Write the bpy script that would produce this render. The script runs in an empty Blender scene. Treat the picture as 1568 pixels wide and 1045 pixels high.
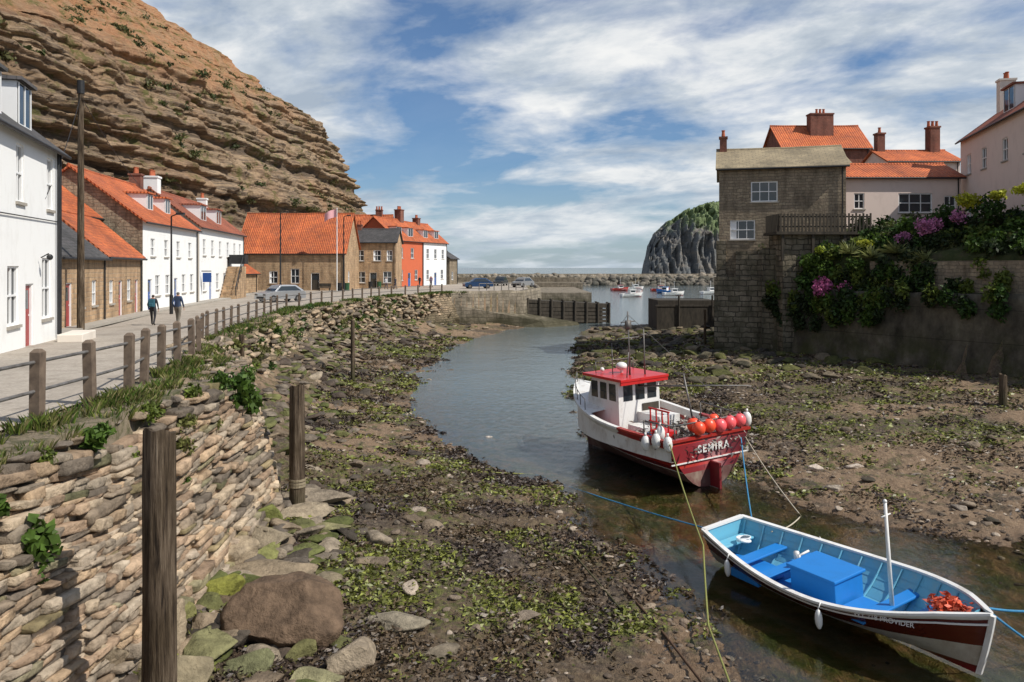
import bpy, bmesh, math, random
import numpy as np
from mathutils import Vector, Matrix
random.seed(7); rng=np.random.default_rng(11)
S=bpy.context.scene
COL=S.collection
# ---------------------------------------------------------------- noise
def _h(ix,iy,iz,seed):
    h=(ix*374761393+iy*668265263+iz*1103515245+seed*97531)&0xffffffff
    h=((h^(h>>13))*1274126177)&0xffffffff
    h=h^(h>>16)
    h=(h*668265263)&0xffffffff
    h=h^(h>>15)
    return h/4294967296.0
def vn(x,y,z=0.0,seed=0):
    x=np.asarray(x,float);y=np.asarray(y,float);z=np.zeros_like(x)+z
    ix=np.floor(x).astype(np.int64);iy=np.floor(y).astype(np.int64);iz=np.floor(z).astype(np.int64)
    fx=x-ix;fy=y-iy;fz=z-iz
    fx=fx*fx*(3-2*fx);fy=fy*fy*(3-2*fy);fz=fz*fz*(3-2*fz)
    def L(a,b,t):return a+(b-a)*t
    def c(dz):
        a=L(_h(ix,iy,iz+dz,seed),_h(ix+1,iy,iz+dz,seed),fx)
        b=L(_h(ix,iy+1,iz+dz,seed),_h(ix+1,iy+1,iz+dz,seed),fx)
        return L(a,b,fy)
    return L(c(0),c(1),fz)*2-1
def vn2(x,y,seed=0):
    ix=np.floor(x).astype(np.int64);iy=np.floor(y).astype(np.int64)
    fx=x-ix;fy=y-iy;fx=fx*fx*(3-2*fx);fy=fy*fy*(3-2*fy)
    a=_h(ix,iy,0,seed);b=_h(ix+1,iy,0,seed);c=_h(ix,iy+1,0,seed);d=_h(ix+1,iy+1,0,seed)
    return ((a+(b-a)*fx)*(1-fy)+(c+(d-c)*fx)*fy)*2-1
def fbm2(x,y,oct=4,seed=0,g=.5):
    x=np.asarray(x,float);y=np.asarray(y,float)
    s=0;a=1.;t=0
    for i in range(oct):
        s=s+a*vn2(x*2**i+i*17.3,y*2**i+i*9.1,seed+i);t+=a;a*=g
    return s/t
def fbm3(x,y,z,oct=4,seed=0,g=.5):
    s=0;a=1.;t=0
    for i in range(oct):
        s=s+a*vn(x*2**i+i*17.3,y*2**i+i*9.1,z*2**i+3.7*i,seed+i);t+=a;a*=g
    return s/t
def sm(t):
    t=np.clip(t,0,1);return t*t*(3-2*t)
# ---------------------------------------------------------------- mesh helpers
def npmesh(name,V,F,mats,parent=None,smooth=False,col=None,attrs=None,mi=None):
    V=np.asarray(V,np.float32);F=np.asarray(F,np.int32)
    me=bpy.data.meshes.new(name)
    me.vertices.add(len(V));me.vertices.foreach_set('co',V.ravel())
    k=F.shape[1];n=len(F)
    me.loops.add(n*k);me.loops.foreach_set('vertex_index',F.ravel())
    me.polygons.add(n);me.polygons.foreach_set('loop_start',np.arange(n,dtype=np.int32)*k)
    try: me.polygons.foreach_set('loop_total',np.full(n,k,np.int32))
    except Exception: pass
    if smooth: me.polygons.foreach_set('use_smooth',np.ones(n,bool))
    if mi is not None: me.polygons.foreach_set('material_index',np.asarray(mi,np.int32))
    me.update(calc_edges=True)
    if col is not None:
        a=me.color_attributes.new('Col','FLOAT_COLOR','POINT')
        c=np.ones((len(V),4),np.float32);c[:,:3]=col
        a.data.foreach_set('color',c.ravel())
    if attrs:
        for k2,v in attrs.items():
            a=me.attributes.new(k2,'FLOAT','POINT');a.data.foreach_set('value',np.asarray(v,np.float32))
    for m in mats: me.materials.append(m)
    ob=bpy.data.objects.new(name,me);COL.objects.link(ob)
    if parent: ob.parent=parent
    return ob
def gridfaces(nr,nc):
    i=np.arange(nr-1)[:,None]*nc+np.arange(nc-1)[None,:]
    i=i.ravel()
    return np.stack([i,i+1,i+nc+1,i+nc],1)
class MB:
    def __init__(s): s.v=[];s.f=[];s.m=[]
    def face(s,pts,m=0):
        b=len(s.v);s.v+= [tuple(p) for p in pts];s.f.append(list(range(b,b+len(pts))));s.m.append(m)
    def box(s,x0,y0,z0,x1,y1,z1,m=0,M=None):
        P=[(x0,y0,z0),(x1,y0,z0),(x1,y1,z0),(x0,y1,z0),(x0,y0,z1),(x1,y0,z1),(x1,y1,z1),(x0,y1,z1)]
        if M is not None: P=[tuple(M@Vector(p)) for p in P]
        b=len(s.v);s.v+=P
        for f in [(0,3,2,1),(4,5,6,7),(0,1,5,4),(1,2,6,5),(2,3,7,6),(3,0,4,7)]:
            s.f.append([b+i for i in f]);s.m.append(m)
    def prism(s,A,B,m=0):
        n=len(A);b=len(s.v);s.v+=[tuple(p) for p in A]+[tuple(p) for p in B]
        s.f.append([b+i for i in range(n)][::-1]);s.m.append(m)
        s.f.append([b+n+i for i in range(n)]);s.m.append(m)
        for i in range(n):
            j=(i+1)%n;s.f.append([b+i,b+j,b+n+j,b+n+i]);s.m.append(m)
    def cyl(s,p0,p1,r0,r1=None,n=8,m=0,caps=True):
        if r1 is None:r1=r0
        p0=Vector(p0);p1=Vector(p1);d=(p1-p0).normalized()
        u=d.orthogonal().normalized();w=d.cross(u);b=len(s.v)
        for p,r in((p0,r0),(p1,r1)):
            for i in range(n):
                a=2*math.pi*i/n;s.v.append(tuple(p+u*(r*math.cos(a))+w*(r*math.sin(a))))
        for i in range(n):
            j=(i+1)%n;s.f.append([b+i,b+j,b+n+j,b+n+i]);s.m.append(m)
        if caps:
            s.f.append([b+i for i in range(n)][::-1]);s.m.append(m)
            s.f.append([b+n+i for i in range(n)]);s.m.append(m)
    def sph(s,c,r,n=10,m=0,sc=(1,1,1)):
        b=len(s.v);R=n//2+1
        for i in range(R+1):
            t=math.pi*i/R
            for j in range(n):
                a=2*math.pi*j/n
                s.v.append((c[0]+sc[0]*r*math.sin(t)*math.cos(a),c[1]+sc[1]*r*math.sin(t)*math.sin(a),c[2]+sc[2]*r*math.cos(t)))
        for i in range(R):
            for j in range(n):
                k=(j+1)%n;s.f.append([b+i*n+j,b+(i+1)*n+j,b+(i+1)*n+k,b+i*n+k]);s.m.append(m)
    def obj(s,name,mats,parent=None,smooth=False,bevel=0):
        if not s.f: return None
        me=bpy.data.meshes.new(name);me.from_pydata(s.v,[],s.f)
        me.polygons.foreach_set('material_index',s.m)
        me.update()
        uv=me.uv_layers.new(name='UVMap');Z=Vector((0,0,1))
        for p in me.polygons:
            n=p.normal
            t=Z.cross(n)
            if t.length<.05:t=Vector((1,0,0))
            t.normalize();bt=n.cross(t)
            for li in p.loop_indices:
                co=me.vertices[me.loops[li].vertex_index].co
                uv.data[li].uv=(co.dot(t),co.dot(bt))
        for m in mats: me.materials.append(m)
        if smooth: me.polygons.foreach_set('use_smooth',[True]*len(me.polygons))
        ob=bpy.data.objects.new(name,me);COL.objects.link(ob)
        if parent: ob.parent=parent
        if bevel:
            b=ob.modifiers.new('b','BEVEL');b.width=bevel;b.segments=2;b.limit_method='ANGLE'
        return ob
def empty(name,loc=(0,0,0),rz=0,rx=0,ry=0):
    e=bpy.data.objects.new(name,None);COL.objects.link(e);e.location=loc;e.rotation_euler=(rx,ry,rz);e.empty_display_size=.3
    return e
# ---------------------------------------------------------------- materials
def newmat(name):
    m=bpy.data.materials.new(name);m.use_nodes=True;nt=m.node_tree
    return m,nt,nt.nodes['Principled BSDF']
def nd(nt,t,**k):
    n=nt.nodes.new(t)
    for a,b in k.items(): setattr(n,a,b)
    return n
def mth(nt,op,a,b=None,clamp=False):
    n=nt.nodes.new('ShaderNodeMath');n.operation=op;n.use_clamp=clamp
    for i,v in enumerate((a,b)):
        if v is None: continue
        if isinstance(v,(int,float)): n.inputs[i].default_value=v
        else: nt.links.new(v,n.inputs[i])
    return n.outputs[0]
def mixc(nt,f,a,b,bt='MIX'):
    n=nt.nodes.new('ShaderNodeMix');n.data_type='RGBA';n.blend_type=bt
    for s,v in((0,f),(6,a),(7,b)):
        if isinstance(v,(int,float)): n.inputs[s].default_value=v
        elif isinstance(v,tuple): n.inputs[s].default_value=(v+(1,))[:4]
        else: nt.links.new(v,n.inputs[s])
    return n.outputs[2]
def ramp(nt,fac,stops,interp='LINEAR'):
    n=nt.nodes.new('ShaderNodeValToRGB');n.color_ramp.interpolation=interp
    e=n.color_ramp.elements
    while len(e)<len(stops): e.new(.5)
    for i,(p,c) in enumerate(stops):
        e[i].position=p;e[i].color=(tuple(c)+(1,))[:4] if not isinstance(c,(int,float)) else (c,c,c,1)
    nt.links.new(fac,n.inputs[0]);return n.outputs[0]
def maprange(nt,v,a,b,c=0.,d=1.):
    n=nt.nodes.new('ShaderNodeMapRange')
    for i,q in enumerate((a,b,c,d)): n.inputs[i+1].default_value=q
    nt.links.new(v,n.inputs[0]);return n.outputs[0]
def coord(nt,kind='Object',scale=(1,1,1)):
    if kind=='Position': o=nt.nodes.new('ShaderNodeNewGeometry').outputs['Position']
    else: o=nt.nodes.new('ShaderNodeTexCoord').outputs[kind]
    mp=nt.nodes.new('ShaderNodeMapping');mp.inputs['Scale'].default_value=scale
    nt.links.new(o,mp.inputs[0]);return mp.outputs[0]
def noise(nt,vec,scale,detail=5,rough=.55,dist=0):
    n=nd(nt,'ShaderNodeTexNoise');n.inputs['Scale'].default_value=scale;n.inputs['Detail'].default_value=detail
    n.inputs['Roughness'].default_value=rough;n.inputs['Distortion'].default_value=dist
    nt.links.new(vec,n.inputs['Vector']);return n.outputs['Fac']
def bump(nt,b,h,strength=.5,dist=.05):
    n=nd(nt,'ShaderNodeBump');n.inputs['Strength'].default_value=strength;n.inputs['Distance'].default_value=dist
    nt.links.new(h,n.inputs['Height']);nt.links.new(n.outputs[0],b.inputs['Normal'])
def posz(nt):
    sp=nd(nt,'ShaderNodeSeparateXYZ');nt.links.new(coord(nt,'Position'),sp.inputs[0]);return sp.outputs[2]
def nmat(name,cols,scale=3,rough=.8,bs=.3,bd=.02,bscale=None,stretch=(1,1,1),metal=0,kind='Object',lo=.3,hi=.7,spec=.3):
    m,nt,b=newmat(name);v=coord(nt,kind,stretch)
    f=noise(nt,v,scale,6,.6)
    st=[(lo+(hi-lo)*i/max(1,len(cols)-1),c) for i,c in enumerate(cols)]
    nt.links.new(ramp(nt,f,st),b.inputs['Base Color'])
    b.inputs['Roughness'].default_value=rough;b.inputs['Metallic'].default_value=metal
    b.inputs['Specular IOR Level'].default_value=spec
    if bs: bump(nt,b,noise(nt,v,bscale or scale*4,5,.6),bs,bd)
    return m
def stonemat(name,c1,c2,c3,mortar,bw=.45,bh=.22,ms=.02,bs=.7,dark=None,warp=.14,tide=False):
    m,nt,b=newmat(name)
    uv=coord(nt,'UV');dn=nd(nt,'ShaderNodeTexNoise');dn.inputs['Scale'].default_value=2.2;dn.inputs['Detail'].default_value=4
    nt.links.new(uv,dn.inputs['Vector'])
    va=nd(nt,'ShaderNodeVectorMath',operation='MULTIPLY_ADD');nt.links.new(dn.outputs['Color'],va.inputs[0]);va.inputs[1].default_value=(warp,warp,0);nt.links.new(uv,va.inputs[2])
    br=nd(nt,'ShaderNodeTexBrick');br.offset=.43;br.squash=1.4;br.squash_frequency=3
    nt.links.new(va.outputs[0],br.inputs['Vector'])
    for k,v in(('Color1',c1),('Color2',c2),('Mortar',mortar)): br.inputs[k].default_value=v+(1,)
    br.inputs['Scale'].default_value=1;br.inputs['Brick Width'].default_value=bw;br.inputs['Row Height'].default_value=bh;br.inputs['Mortar Size'].default_value=ms;br.inputs['Mortar Smooth'].default_value=.4
    o=coord(nt,'Object');f=noise(nt,o,.9,7,.65);f2=noise(nt,o,7,5,.6);f3=noise(nt,coord(nt,'Object',(1,1,.22)),1.6,6,.65)
    c=mixc(nt,ramp(nt,f,[(.42,0),(.62,.8)]),br.outputs['Color'],c3)
    c=mixc(nt,mth(nt,'MULTIPLY',ramp(nt,f2,[(.4,0),(.75,1)]),.5),c,dark or tuple(x*.45 for x in c1))
    c=mixc(nt,1.,c,ramp(nt,f3,[(.35,.62),(.5,1.),(.7,1.3)]),'MULTIPLY')
    if tide:
        t=mth(nt,'ADD',maprange(nt,posz(nt),2.6,.6,0.,1.),mth(nt,'MULTIPLY',mth(nt,'SUBTRACT',f,.5),1.6),True)
        c=mixc(nt,mth(nt,'MULTIPLY',t,.85),c,(.04,.038,.018))
    nt.links.new(c,b.inputs['Base Color']);b.inputs['Roughness'].default_value=.9;b.inputs['Specular IOR Level'].default_value=.2
    h=mth(nt,'ADD',mth(nt,'MULTIPLY',br.outputs['Fac'],-1.),mth(nt,'MULTIPLY',f2,1.2))
    bump(nt,b,h,bs,.05);return m
def tilemat(name,c1,c2,dark,bw=.24,bh=.3,wavy=True):
    m,nt,b=newmat(name);uv=coord(nt,'UV')
    br=nd(nt,'ShaderNodeTexBrick');br.offset=0 if wavy else .5
    nt.links.new(uv,br.inputs['Vector'])
    for k,v in(('Color1',c1),('Color2',c2),('Mortar',dark)): br.inputs[k].default_value=v+(1,)
    br.inputs['Scale'].default_value=1;br.inputs['Brick Width'].default_value=bw;br.inputs['Row Height'].default_value=bh;br.inputs['Mortar Size'].default_value=.018
    o=coord(nt,'Object');f=noise(nt,o,.7,7,.7);f2=noise(nt,o,5,4,.6);f3=noise(nt,o,.25,4,.6)
    c=mixc(nt,ramp(nt,f,[(.43,0),(.70,.9)]),br.outputs['Color'],dark)
    c=mixc(nt,mth(nt,'MULTIPLY',ramp(nt,f2,[(.45,0),(.8,1)]),.5),c,tuple(min(1,x*1.3) for x in c1))
    c=mixc(nt,1.,c,ramp(nt,f3,[(.35,.75),(.6,1.08)]),'MULTIPLY')
    nt.links.new(c,b.inputs['Base Color']);b.inputs['Roughness'].default_value=.75;b.inputs['Specular IOR Level'].default_value=.25
    sp=nd(nt,'ShaderNodeSeparateXYZ');nt.links.new(uv,sp.inputs[0])
    s=mth(nt,'SINE',mth(nt,'MULTIPLY',sp.outputs[0],2*math.pi/bw))
    fr=mth(nt,'FRACT',mth(nt,'DIVIDE',sp.outputs[1],bh))
    h=mth(nt,'ADD',mth(nt,'MULTIPLY',s,.5 if wavy else 0.),mth(nt,'MULTIPLY',fr,-.9))
    bump(nt,b,h,.9,.045);return m
def paint(name,c,rough=.4,dirt=.5,dc=(.08,.06,.045),scale=2.5,spec=.5):
    m,nt,b=newmat(name);o=coord(nt,'Object',(1,1,.6));f=noise(nt,o,scale,8,.7)
    cc=mixc(nt,mth(nt,'MULTIPLY',ramp(nt,f,[(.5,0),(.75,1)]),dirt),c,dc)
    nt.links.new(cc,b.inputs['Base Color']);b.inputs['Roughness'].default_value=rough;b.inputs['Specular IOR Level'].default_value=spec
    bump(nt,b,noise(nt,o,25,3,.6),.12,.01);return m
def colmat(name,rough=.85,spec=.25,nscale=8,bs=.6,bd=.03,trans=0,kind='Object'):
    m,nt,b=newmat(name);a=nd(nt,'ShaderNodeAttribute',attribute_name='Col');o=coord(nt,kind)
    f=noise(nt,o,nscale,6,.65)
    c=mixc(nt,1.,a.outputs['Color'],ramp(nt,f,[(.3,.5),(.7,1.4)]),'MULTIPLY')
    nt.links.new(c,b.inputs['Base Color']);b.inputs['Roughness'].default_value=rough;b.inputs['Specular IOR Level'].default_value=spec
    if bs: bump(nt,b,noise(nt,o,nscale*3,6,.65),bs,bd)
    if trans:
        t=nd(nt,'ShaderNodeBsdfTranslucent');nt.links.new(c,t.inputs[0]);mx=nd(nt,'ShaderNodeMixShader');mx.inputs[0].default_value=trans
        nt.links.new(b.outputs[0],mx.inputs[1]);nt.links.new(t.outputs[0],mx.inputs[2]);nt.links.new(mx.outputs[0],nt.nodes['Material Output'].inputs[0])
    return m
mWhite=paint('white_render',(.80,.80,.78),.8,.25,(.4,.37,.32),1.2,.2)
mCream=paint('cream_render',(.68,.62,.54),.8,.4,(.36,.31,.26),1.0,.2)
mPink=paint('pink_render',(.74,.61,.54),.8,.4,(.46,.36,.31),1.0,.2)
mRed=paint('red_render',(.54,.13,.06),.8,.4,(.3,.09,.05),1.0,.2)
mSand=stonemat('sandstone_wall',(.56,.38,.22),(.38,.24,.14),(.34,.24,.15),(.42,.34,.25),.5,.24)
mStone=stonemat('grey_stone_wall',(.37,.30,.205),(.23,.18,.13),(.26,.21,.15),(.17,.14,.105),.46,.22,.022,.8,None,.24,True)
mStoneD=stonemat('harbour_stone_wall',(.26,.22,.16),(.13,.11,.08),(.10,.09,.06),(.05,.045,.035),.8,.38,.04,.9,None,.25,True)
mQuay=stonemat('quay_stone_wall',(.32,.27,.20),(.22,.185,.14),(.16,.135,.10),(.13,.11,.085),.9,.4,.03,.7,None,.2,True)
mBrick=stonemat('brick_wall',(.28,.10,.065),(.20,.075,.05),(.17,.08,.06),(.22,.17,.14),.24,.08,.012,.4,None,.03)
mTile=tilemat('orange_pantiles',(.62,.17,.055),(.48,.115,.045),(.22,.075,.045))
mTileD=tilemat('brown_pantiles',(.40,.125,.065),(.30,.09,.05),(.13,.055,.04))
mSlate=tilemat('slate_tiles',(.11,.10,.10),(.07,.068,.07),(.045,.045,.04),.3,.25,False)
mSlab=tilemat('stone_slates',(.36,.29,.18),(.27,.22,.14),(.15,.125,.085),.5,.35,False)
mFrame=paint('white_window_frame',(.8,.8,.79),.4,.1)
mBlueF=paint('blue_paint',(.03,.09,.30),.4,.1)
mRedF=paint('red_paint',(.30,.02,.015),.4,.2)
mDark=nmat('dark_metal',[(.015,.015,.017),(.03,.03,.03)],6,.5,.2)
m,nt,b=newmat('window_glass');b.inputs['Base Color'].default_value=(.02,.028,.035,1);b.inputs['Roughness'].default_value=.06;b.inputs['Specular IOR Level'].default_value=.8
bump(nt,b,noise(nt,coord(nt,'Object'),1.2,2,.5),.15,.03);mGlass=m
mPot=nmat('terracotta',[(.35,.09,.04),(.45,.13,.06)],8)
m,nt,b=newmat('weathered_post_wood');o=coord(nt,'Position',(1,1,.06));f=noise(nt,o,22,6,.65);f2=noise(nt,coord(nt,'Position',(1,1,.3)),3,5,.6);f3=noise(nt,o,60,4,.6)
c=ramp(nt,f,[(.34,(.018,.013,.010)),(.46,(.08,.06,.042)),(.6,(.14,.11,.08)),(.72,(.24,.20,.155))])
c=mixc(nt,1.,c,ramp(nt,f2,[(.35,(.55,.5,.42)),(.6,(1.2,1.15,1.1))]),'MULTIPLY')
c=mixc(nt,mth(nt,'MULTIPLY',maprange(nt,posz(nt),1.6,.6,0.,1.),.7),c,(.04,.045,.015))
nt.links.new(c,b.inputs['Base Color']);b.inputs['Roughness'].default_value=.88;b.inputs['Specular IOR Level'].default_value=.2
bump(nt,b,mth(nt,'ADD',f,mth(nt,'MULTIPLY',f3,.4)),1.,.05);mWood=m
mPlank=nmat('dark_timber',[(.03,.026,.02),(.075,.062,.046)],4,.9,.6,.02,10,(1,1,.3))
m,nt,b=newmat('promenade_concrete');p=coord(nt,'Position');f=noise(nt,p,.5,8,.7);f2=noise(nt,p,14,5,.7);f3=noise(nt,p,2.4,7,.7)
c=ramp(nt,f,[(.35,(.27,.23,.185)),(.55,(.38,.33,.27)),(.7,(.33,.285,.235))])
c=mixc(nt,ramp(nt,f3,[(.52,0),(.68,.6)]),c,(.2,.165,.13));c=mixc(nt,1.,c,ramp(nt,f2,[(.3,.7),(.7,1.2)]),'MULTIPLY')
nt.links.new(c,b.inputs['Base Color']);b.inputs['Roughness'].default_value=.93;bump(nt,b,f2,.5,.01);mRoad=m
mKerb=nmat('kerb_stone',[(.30,.27,.23),(.38,.35,.3)],2,.9,.4)
m,nt,b=newmat('weathered_concrete');f=noise(nt,coord(nt,'Position',(1,1,.7)),.9,8,.7);p=coord(nt,'Position');f2=noise(nt,p,.6,7,.65);f4=noise(nt,coord(nt,'Position',(1,1,.2)),1.3,5,.6);z=posz(nt)
c=ramp(nt,f,[(.32,(.035,.031,.024)),(.48,(.085,.074,.056)),(.62,(.13,.115,.085)),(.75,(.20,.18,.145))])
c=mixc(nt,1.,c,ramp(nt,f4,[(.35,.75),(.6,1.1)]),'MULTIPLY')
c=mixc(nt,mth(nt,'MULTIPLY',ramp(nt,f2,[(.42,0),(.58,1)]),maprange(nt,z,3.8,.5,0.,.9)),c,(.045,.052,.012))
c=mixc(nt,mth(nt,'MULTIPLY',mth(nt,'LESS_THAN',mth(nt,'ABSOLUTE',mth(nt,'SUBTRACT',mth(nt,'FRACT',mth(nt,'DIVIDE',z,1.85)),.5)),.012),.5),c,(.015,.014,.012))
nt.links.new(c,b.inputs['Base Color']);b.inputs['Roughness'].default_value=.92;b.inputs['Specular IOR Level'].default_value=.2
bump(nt,b,mth(nt,'ADD',f,noise(nt,p,6,5,.6)),.8,.06);mConc=m
mRail=nmat('galvanised_rail',[(.10,.09,.08),(.22,.21,.2)],6,.55,.2,.005,metal=.4)
mRailPost=nmat('railing_post',[(.09,.065,.048),(.19,.14,.10)],5,.85,.5,.01,18)
mLeaf=colmat('leaves',.6,.3,3,0,0,.3)
mWeed=colmat('seaweed',.45,.45,9,.4,.02)
mRock=colmat('rock',.88,.25,4,1.,.06,kind='Position')
# ---------------------------------------------------------------- layout functions
WT=[(2,-6.6),(12,-6.6),(19.3,-6.65),(21.2,-7.3),(23,-8.8),(27,-10.5),(40,-13),(55,-15),(66,-14),(80,-12),(91,-7),(95,0.5),(97,1.8),(110,4),(150,4)]
def xwall(y): return np.interp(y,[a for a,_ in WT],[b for _,b in WT])
RT=[(2,54.5),(30,36.5),(43,28),(60,17),(62,16),(66,21.5),(90,27),(100,28)]
def xright(y): return np.interp(y,[a for a,_ in RT],[b for _,b in RT])
YS=[2,8,12,17,20,22,26,29.4,35,41,57,78,95,105,122,150]
LS=[8,6.8,5.2,3.0,2.0,1.6,.6,-1.7,-3.8,-5.0,-5.8,-4.6,2.5,5.5,6,8]
RS=[13,13.5,14.5,14.2,11.5,9.0,7.6,4.6,3.2,3.4,4.4,6.3,10,16,30,60]
def zroad(y): return np.interp(y,[14,40],[4.6,4.05])
def terr(x,y,detail=True):
    x=np.asarray(x,float);y=np.asarray(y,float)
    wob=fbm2(x*.25,y*.25,3,5)*1.6
    L=np.interp(y,YS,LS)+wob;R=np.interp(y,YS,RS)+fbm2(x*.25+40,y*.25,3,6)*1.2
    XW=xwall(y);XR=xright(y)
    e=np.minimum(x-L,R-x)
    zin=-.03-.22*sm(e/3)-.9*sm((y-42)/60)*sm(e/3)
    fl=np.clip((L-x)/np.maximum(L-XW,1),0,1);fr=np.clip((x-R)/np.maximum(XR-R,1),0,1)
    zl=.03+.95*fl**1.2*np.clip(1.15-(y-30)/150,.5,1.15)+1.3*sm((y-23)/5)*sm((92-y)/15)*sm((fl-.5)/.5)
    zr=.03+1.0*fr**.9
    z=np.where(x<L,zl,np.where(x>R,zr,zin))
    if detail:
        amp=np.where(e>0,.45,1.)*(1-.3*sm((y-60)/60))
        cl=fbm2(x*2.1,y*2.1,5,23,.6)
        z=z+amp*(fbm2(x*.55,y*.55,3,21)*.15+np.abs(cl)*.18+fbm2(x*9,y*9,3,29,.6)*.055-.055)
    sea=sm((y-92)/20)*(x>XW)
    z=z*(1-sea)-2.5*sea
    z=np.where((x<XW)&(y<152),zroad(y)-.06+(0 if not detail else fbm2(x*1.5,y*1.5,3,31)*.03),z)
    z=np.where((x>XR+.3)&(y<98),4.6,z)
    z=np.where(y>160,-2.5,z)
    return z
def grow(a,b,s0,k):
    o=[a];s=s0
    while o[-1]<b: o.append(o[-1]+s);s*=k
    return o
xs=np.array(sorted([-x for x in grow(16,9000,.15,1.16)]+list(np.arange(-15.9,21,.08))+grow(21.05,9000,.15,1.16)))
ys=[2.0]
while ys[-1]<155: ys.append(ys[-1]+max(.06,.0040*ys[-1]))
ys=np.array(sorted(ys+grow(156,15000,2,1.2)+[-10000,-3000,-800,-200,-60,-20,-8,-2]))
X,Y=np.meshgrid(xs,ys)
Z=terr(X,Y)
def sandf(X,Y): return fbm2(X*.22,Y*.22,4,77)+.75*sm((X-5.5)/4)*sm((33-Y)/6)*sm((Y-17)/4)+.25*sm((X-1)/3)*sm((20-Y)/4)-.15*sm((Y-33)/5)*sm((X-4)/4)
sand=sm((sandf(X,Y)+.05+.35*(Z<.0))/.35)
alg=sm((fbm2(X*.33+9,Y*.45,4,88)+.18+.15*(X<1))/.3)
m,nt,b=newmat('mud_and_seaweed_bed');p=coord(nt,'Position')
A=nd(nt,'ShaderNodeAttribute',attribute_name='sand').outputs['Fac'];G=nd(nt,'ShaderNodeAttribute',attribute_name='alg').outputs['Fac']
n1=noise(nt,p,1.3,8,.65);n2=noise(nt,p,9,6,.7);n3=noise(nt,p,3.5,7,.7,.4);n4=noise(nt,p,38,4,.6);n5=noise(nt,p,.45,6,.6)
weed=ramp(nt,n2,[(.3,(.024,.017,.013)),(.48,(.078,.056,.041)),(.62,(.16,.122,.09)),(.74,(.29,.235,.18))])
brown=ramp(nt,n2,[(.3,(.05,.033,.019)),(.5,(.13,.088,.052)),(.7,(.24,.175,.105))])
weed=mixc(nt,ramp(nt,n5,[(.40,0),(.54,1)]),weed,brown)
green=ramp(nt,n2,[(.3,(.045,.05,.010)),(.55,(.125,.135,.028)),(.75,(.22,.225,.065))])
sandc=ramp(nt,n2,[(.3,(.17,.11,.065)),(.55,(.28,.19,.115)),(.75,(.37,.27,.185))])
gm=mth(nt,'MULTIPLY',ramp(nt,n3,[(.46,0),(.58,1)]),mth(nt,'ADD',mth(nt,'MULTIPLY',G,.85),.08))
c=mixc(nt,gm,weed,green)
smk=mth(nt,'MULTIPLY',ramp(nt,n1,[(.40,0),(.50,1)]),A)
c=mixc(nt,smk,c,sandc)
vor=nd(nt,'ShaderNodeTexVoronoi');vor.inputs['Scale'].default_value=9;nt.links.new(p,vor.inputs['Vector'])
pk=mth(nt,'MULTIPLY',ramp(nt,vor.outputs['Distance'],[(.10,1),(.2,0)]),ramp(nt,noise(nt,p,.8,5,.6),[(.5,0),(.6,.5)]))
c=mixc(nt,pk,c,(.28,.22,.165))
sz=nd(nt,'ShaderNodeSeparateXYZ');nt.links.new(p,sz.inputs[0])
wet=mth(nt,'MULTIPLY',mth(nt,'SUBTRACT',.14,sz.outputs[2]),6,True)
c=mixc(nt,mth(nt,'MULTIPLY',wet,.6),c,mixc(nt,1.,c,(.5,.42,.33),'MULTIPLY'))
under=mth(nt,'MULTIPLY',mth(nt,'SUBTRACT',-.02,sz.outputs[2]),12,True)
pond=ramp(nt,n1,[(.40,(.09,.115,.022)),(.50,(.18,.15,.045)),(.60,(.36,.22,.105))])
c=mixc(nt,under,c,pond)
land=mth(nt,'MULTIPLY',mth(nt,'SUBTRACT',sz.outputs[2],3.4),3,True)
lc=ramp(nt,n3,[(.36,(.08,.09,.035)),(.46,(.17,.145,.08)),(.56,(.30,.24,.165)),(.7,(.22,.17,.12))])
c=mixc(nt,land,c,lc)
nt.links.new(c,b.inputs['Base Color'])
nt.links.new(mth(nt,'SUBTRACT',.78,mth(nt,'MULTIPLY',wet,.45)),b.inputs['Roughness'])
b.inputs['Specular IOR Level'].default_value=.4
bump(nt,b,mth(nt,'ADD',n2,mth(nt,'MULTIPLY',n4,.6)),1.,.10)
npmesh('ground',np.stack([X.ravel(),Y.ravel(),Z.ravel()],1),gridfaces(len(ys),len(xs)),[m],smooth=True,attrs={'sand':sand.ravel(),'alg':alg.ravel()})
# water
m,nt,b=newmat('harbour_water');nt.nodes.remove(b);p=coord(nt,'Position')
tr=nd(nt,'ShaderNodeBsdfTransparent');tr.inputs[0].default_value=(.90,.90,.82,1)
deep=nd(nt,'ShaderNodeBsdfDiffuse');deep.inputs[0].default_value=(.16,.195,.195,1)
gl=nd(nt,'ShaderNodeBsdfGlossy');gl.inputs['Roughness'].default_value=.07
sp=nd(nt,'ShaderNodeSeparateXYZ');nt.links.new(p,sp.inputs[0])
mx=nd(nt,'ShaderNodeMixShader');nt.links.new(maprange(nt,sp.outputs[1],25,48,0.,.92),mx.inputs[0]);nt.links.new(tr.outputs[0],mx.inputs[1]);nt.links.new(deep.outputs[0],mx.inputs[2])
fr=nd(nt,'ShaderNodeFresnel');fr.inputs[0].default_value=1.46
mx2=nd(nt,'ShaderNodeMixShader');nt.links.new(mx.outputs[0],mx2.inputs[1]);nt.links.new(gl.outputs[0],mx2.inputs[2])
bm_=nd(nt,'ShaderNodeBump');bm_.inputs['Distance'].default_value=.12
nt.links.new(maprange(nt,sp.outputs[1],20,36,.05,.36),bm_.inputs['Strength'])
w1=noise(nt,coord(nt,'Position',(1,.55,1)),3.2,6,.65,.8);w2=noise(nt,p,.35,4,.6)
nt.links.new(mth(nt,'ADD',w1,mth(nt,'MULTIPLY',w2,1.5)),bm_.inputs['Height'])
for q in (fr,gl,): nt.links.new(bm_.outputs[0],q.inputs['Normal'])
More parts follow.
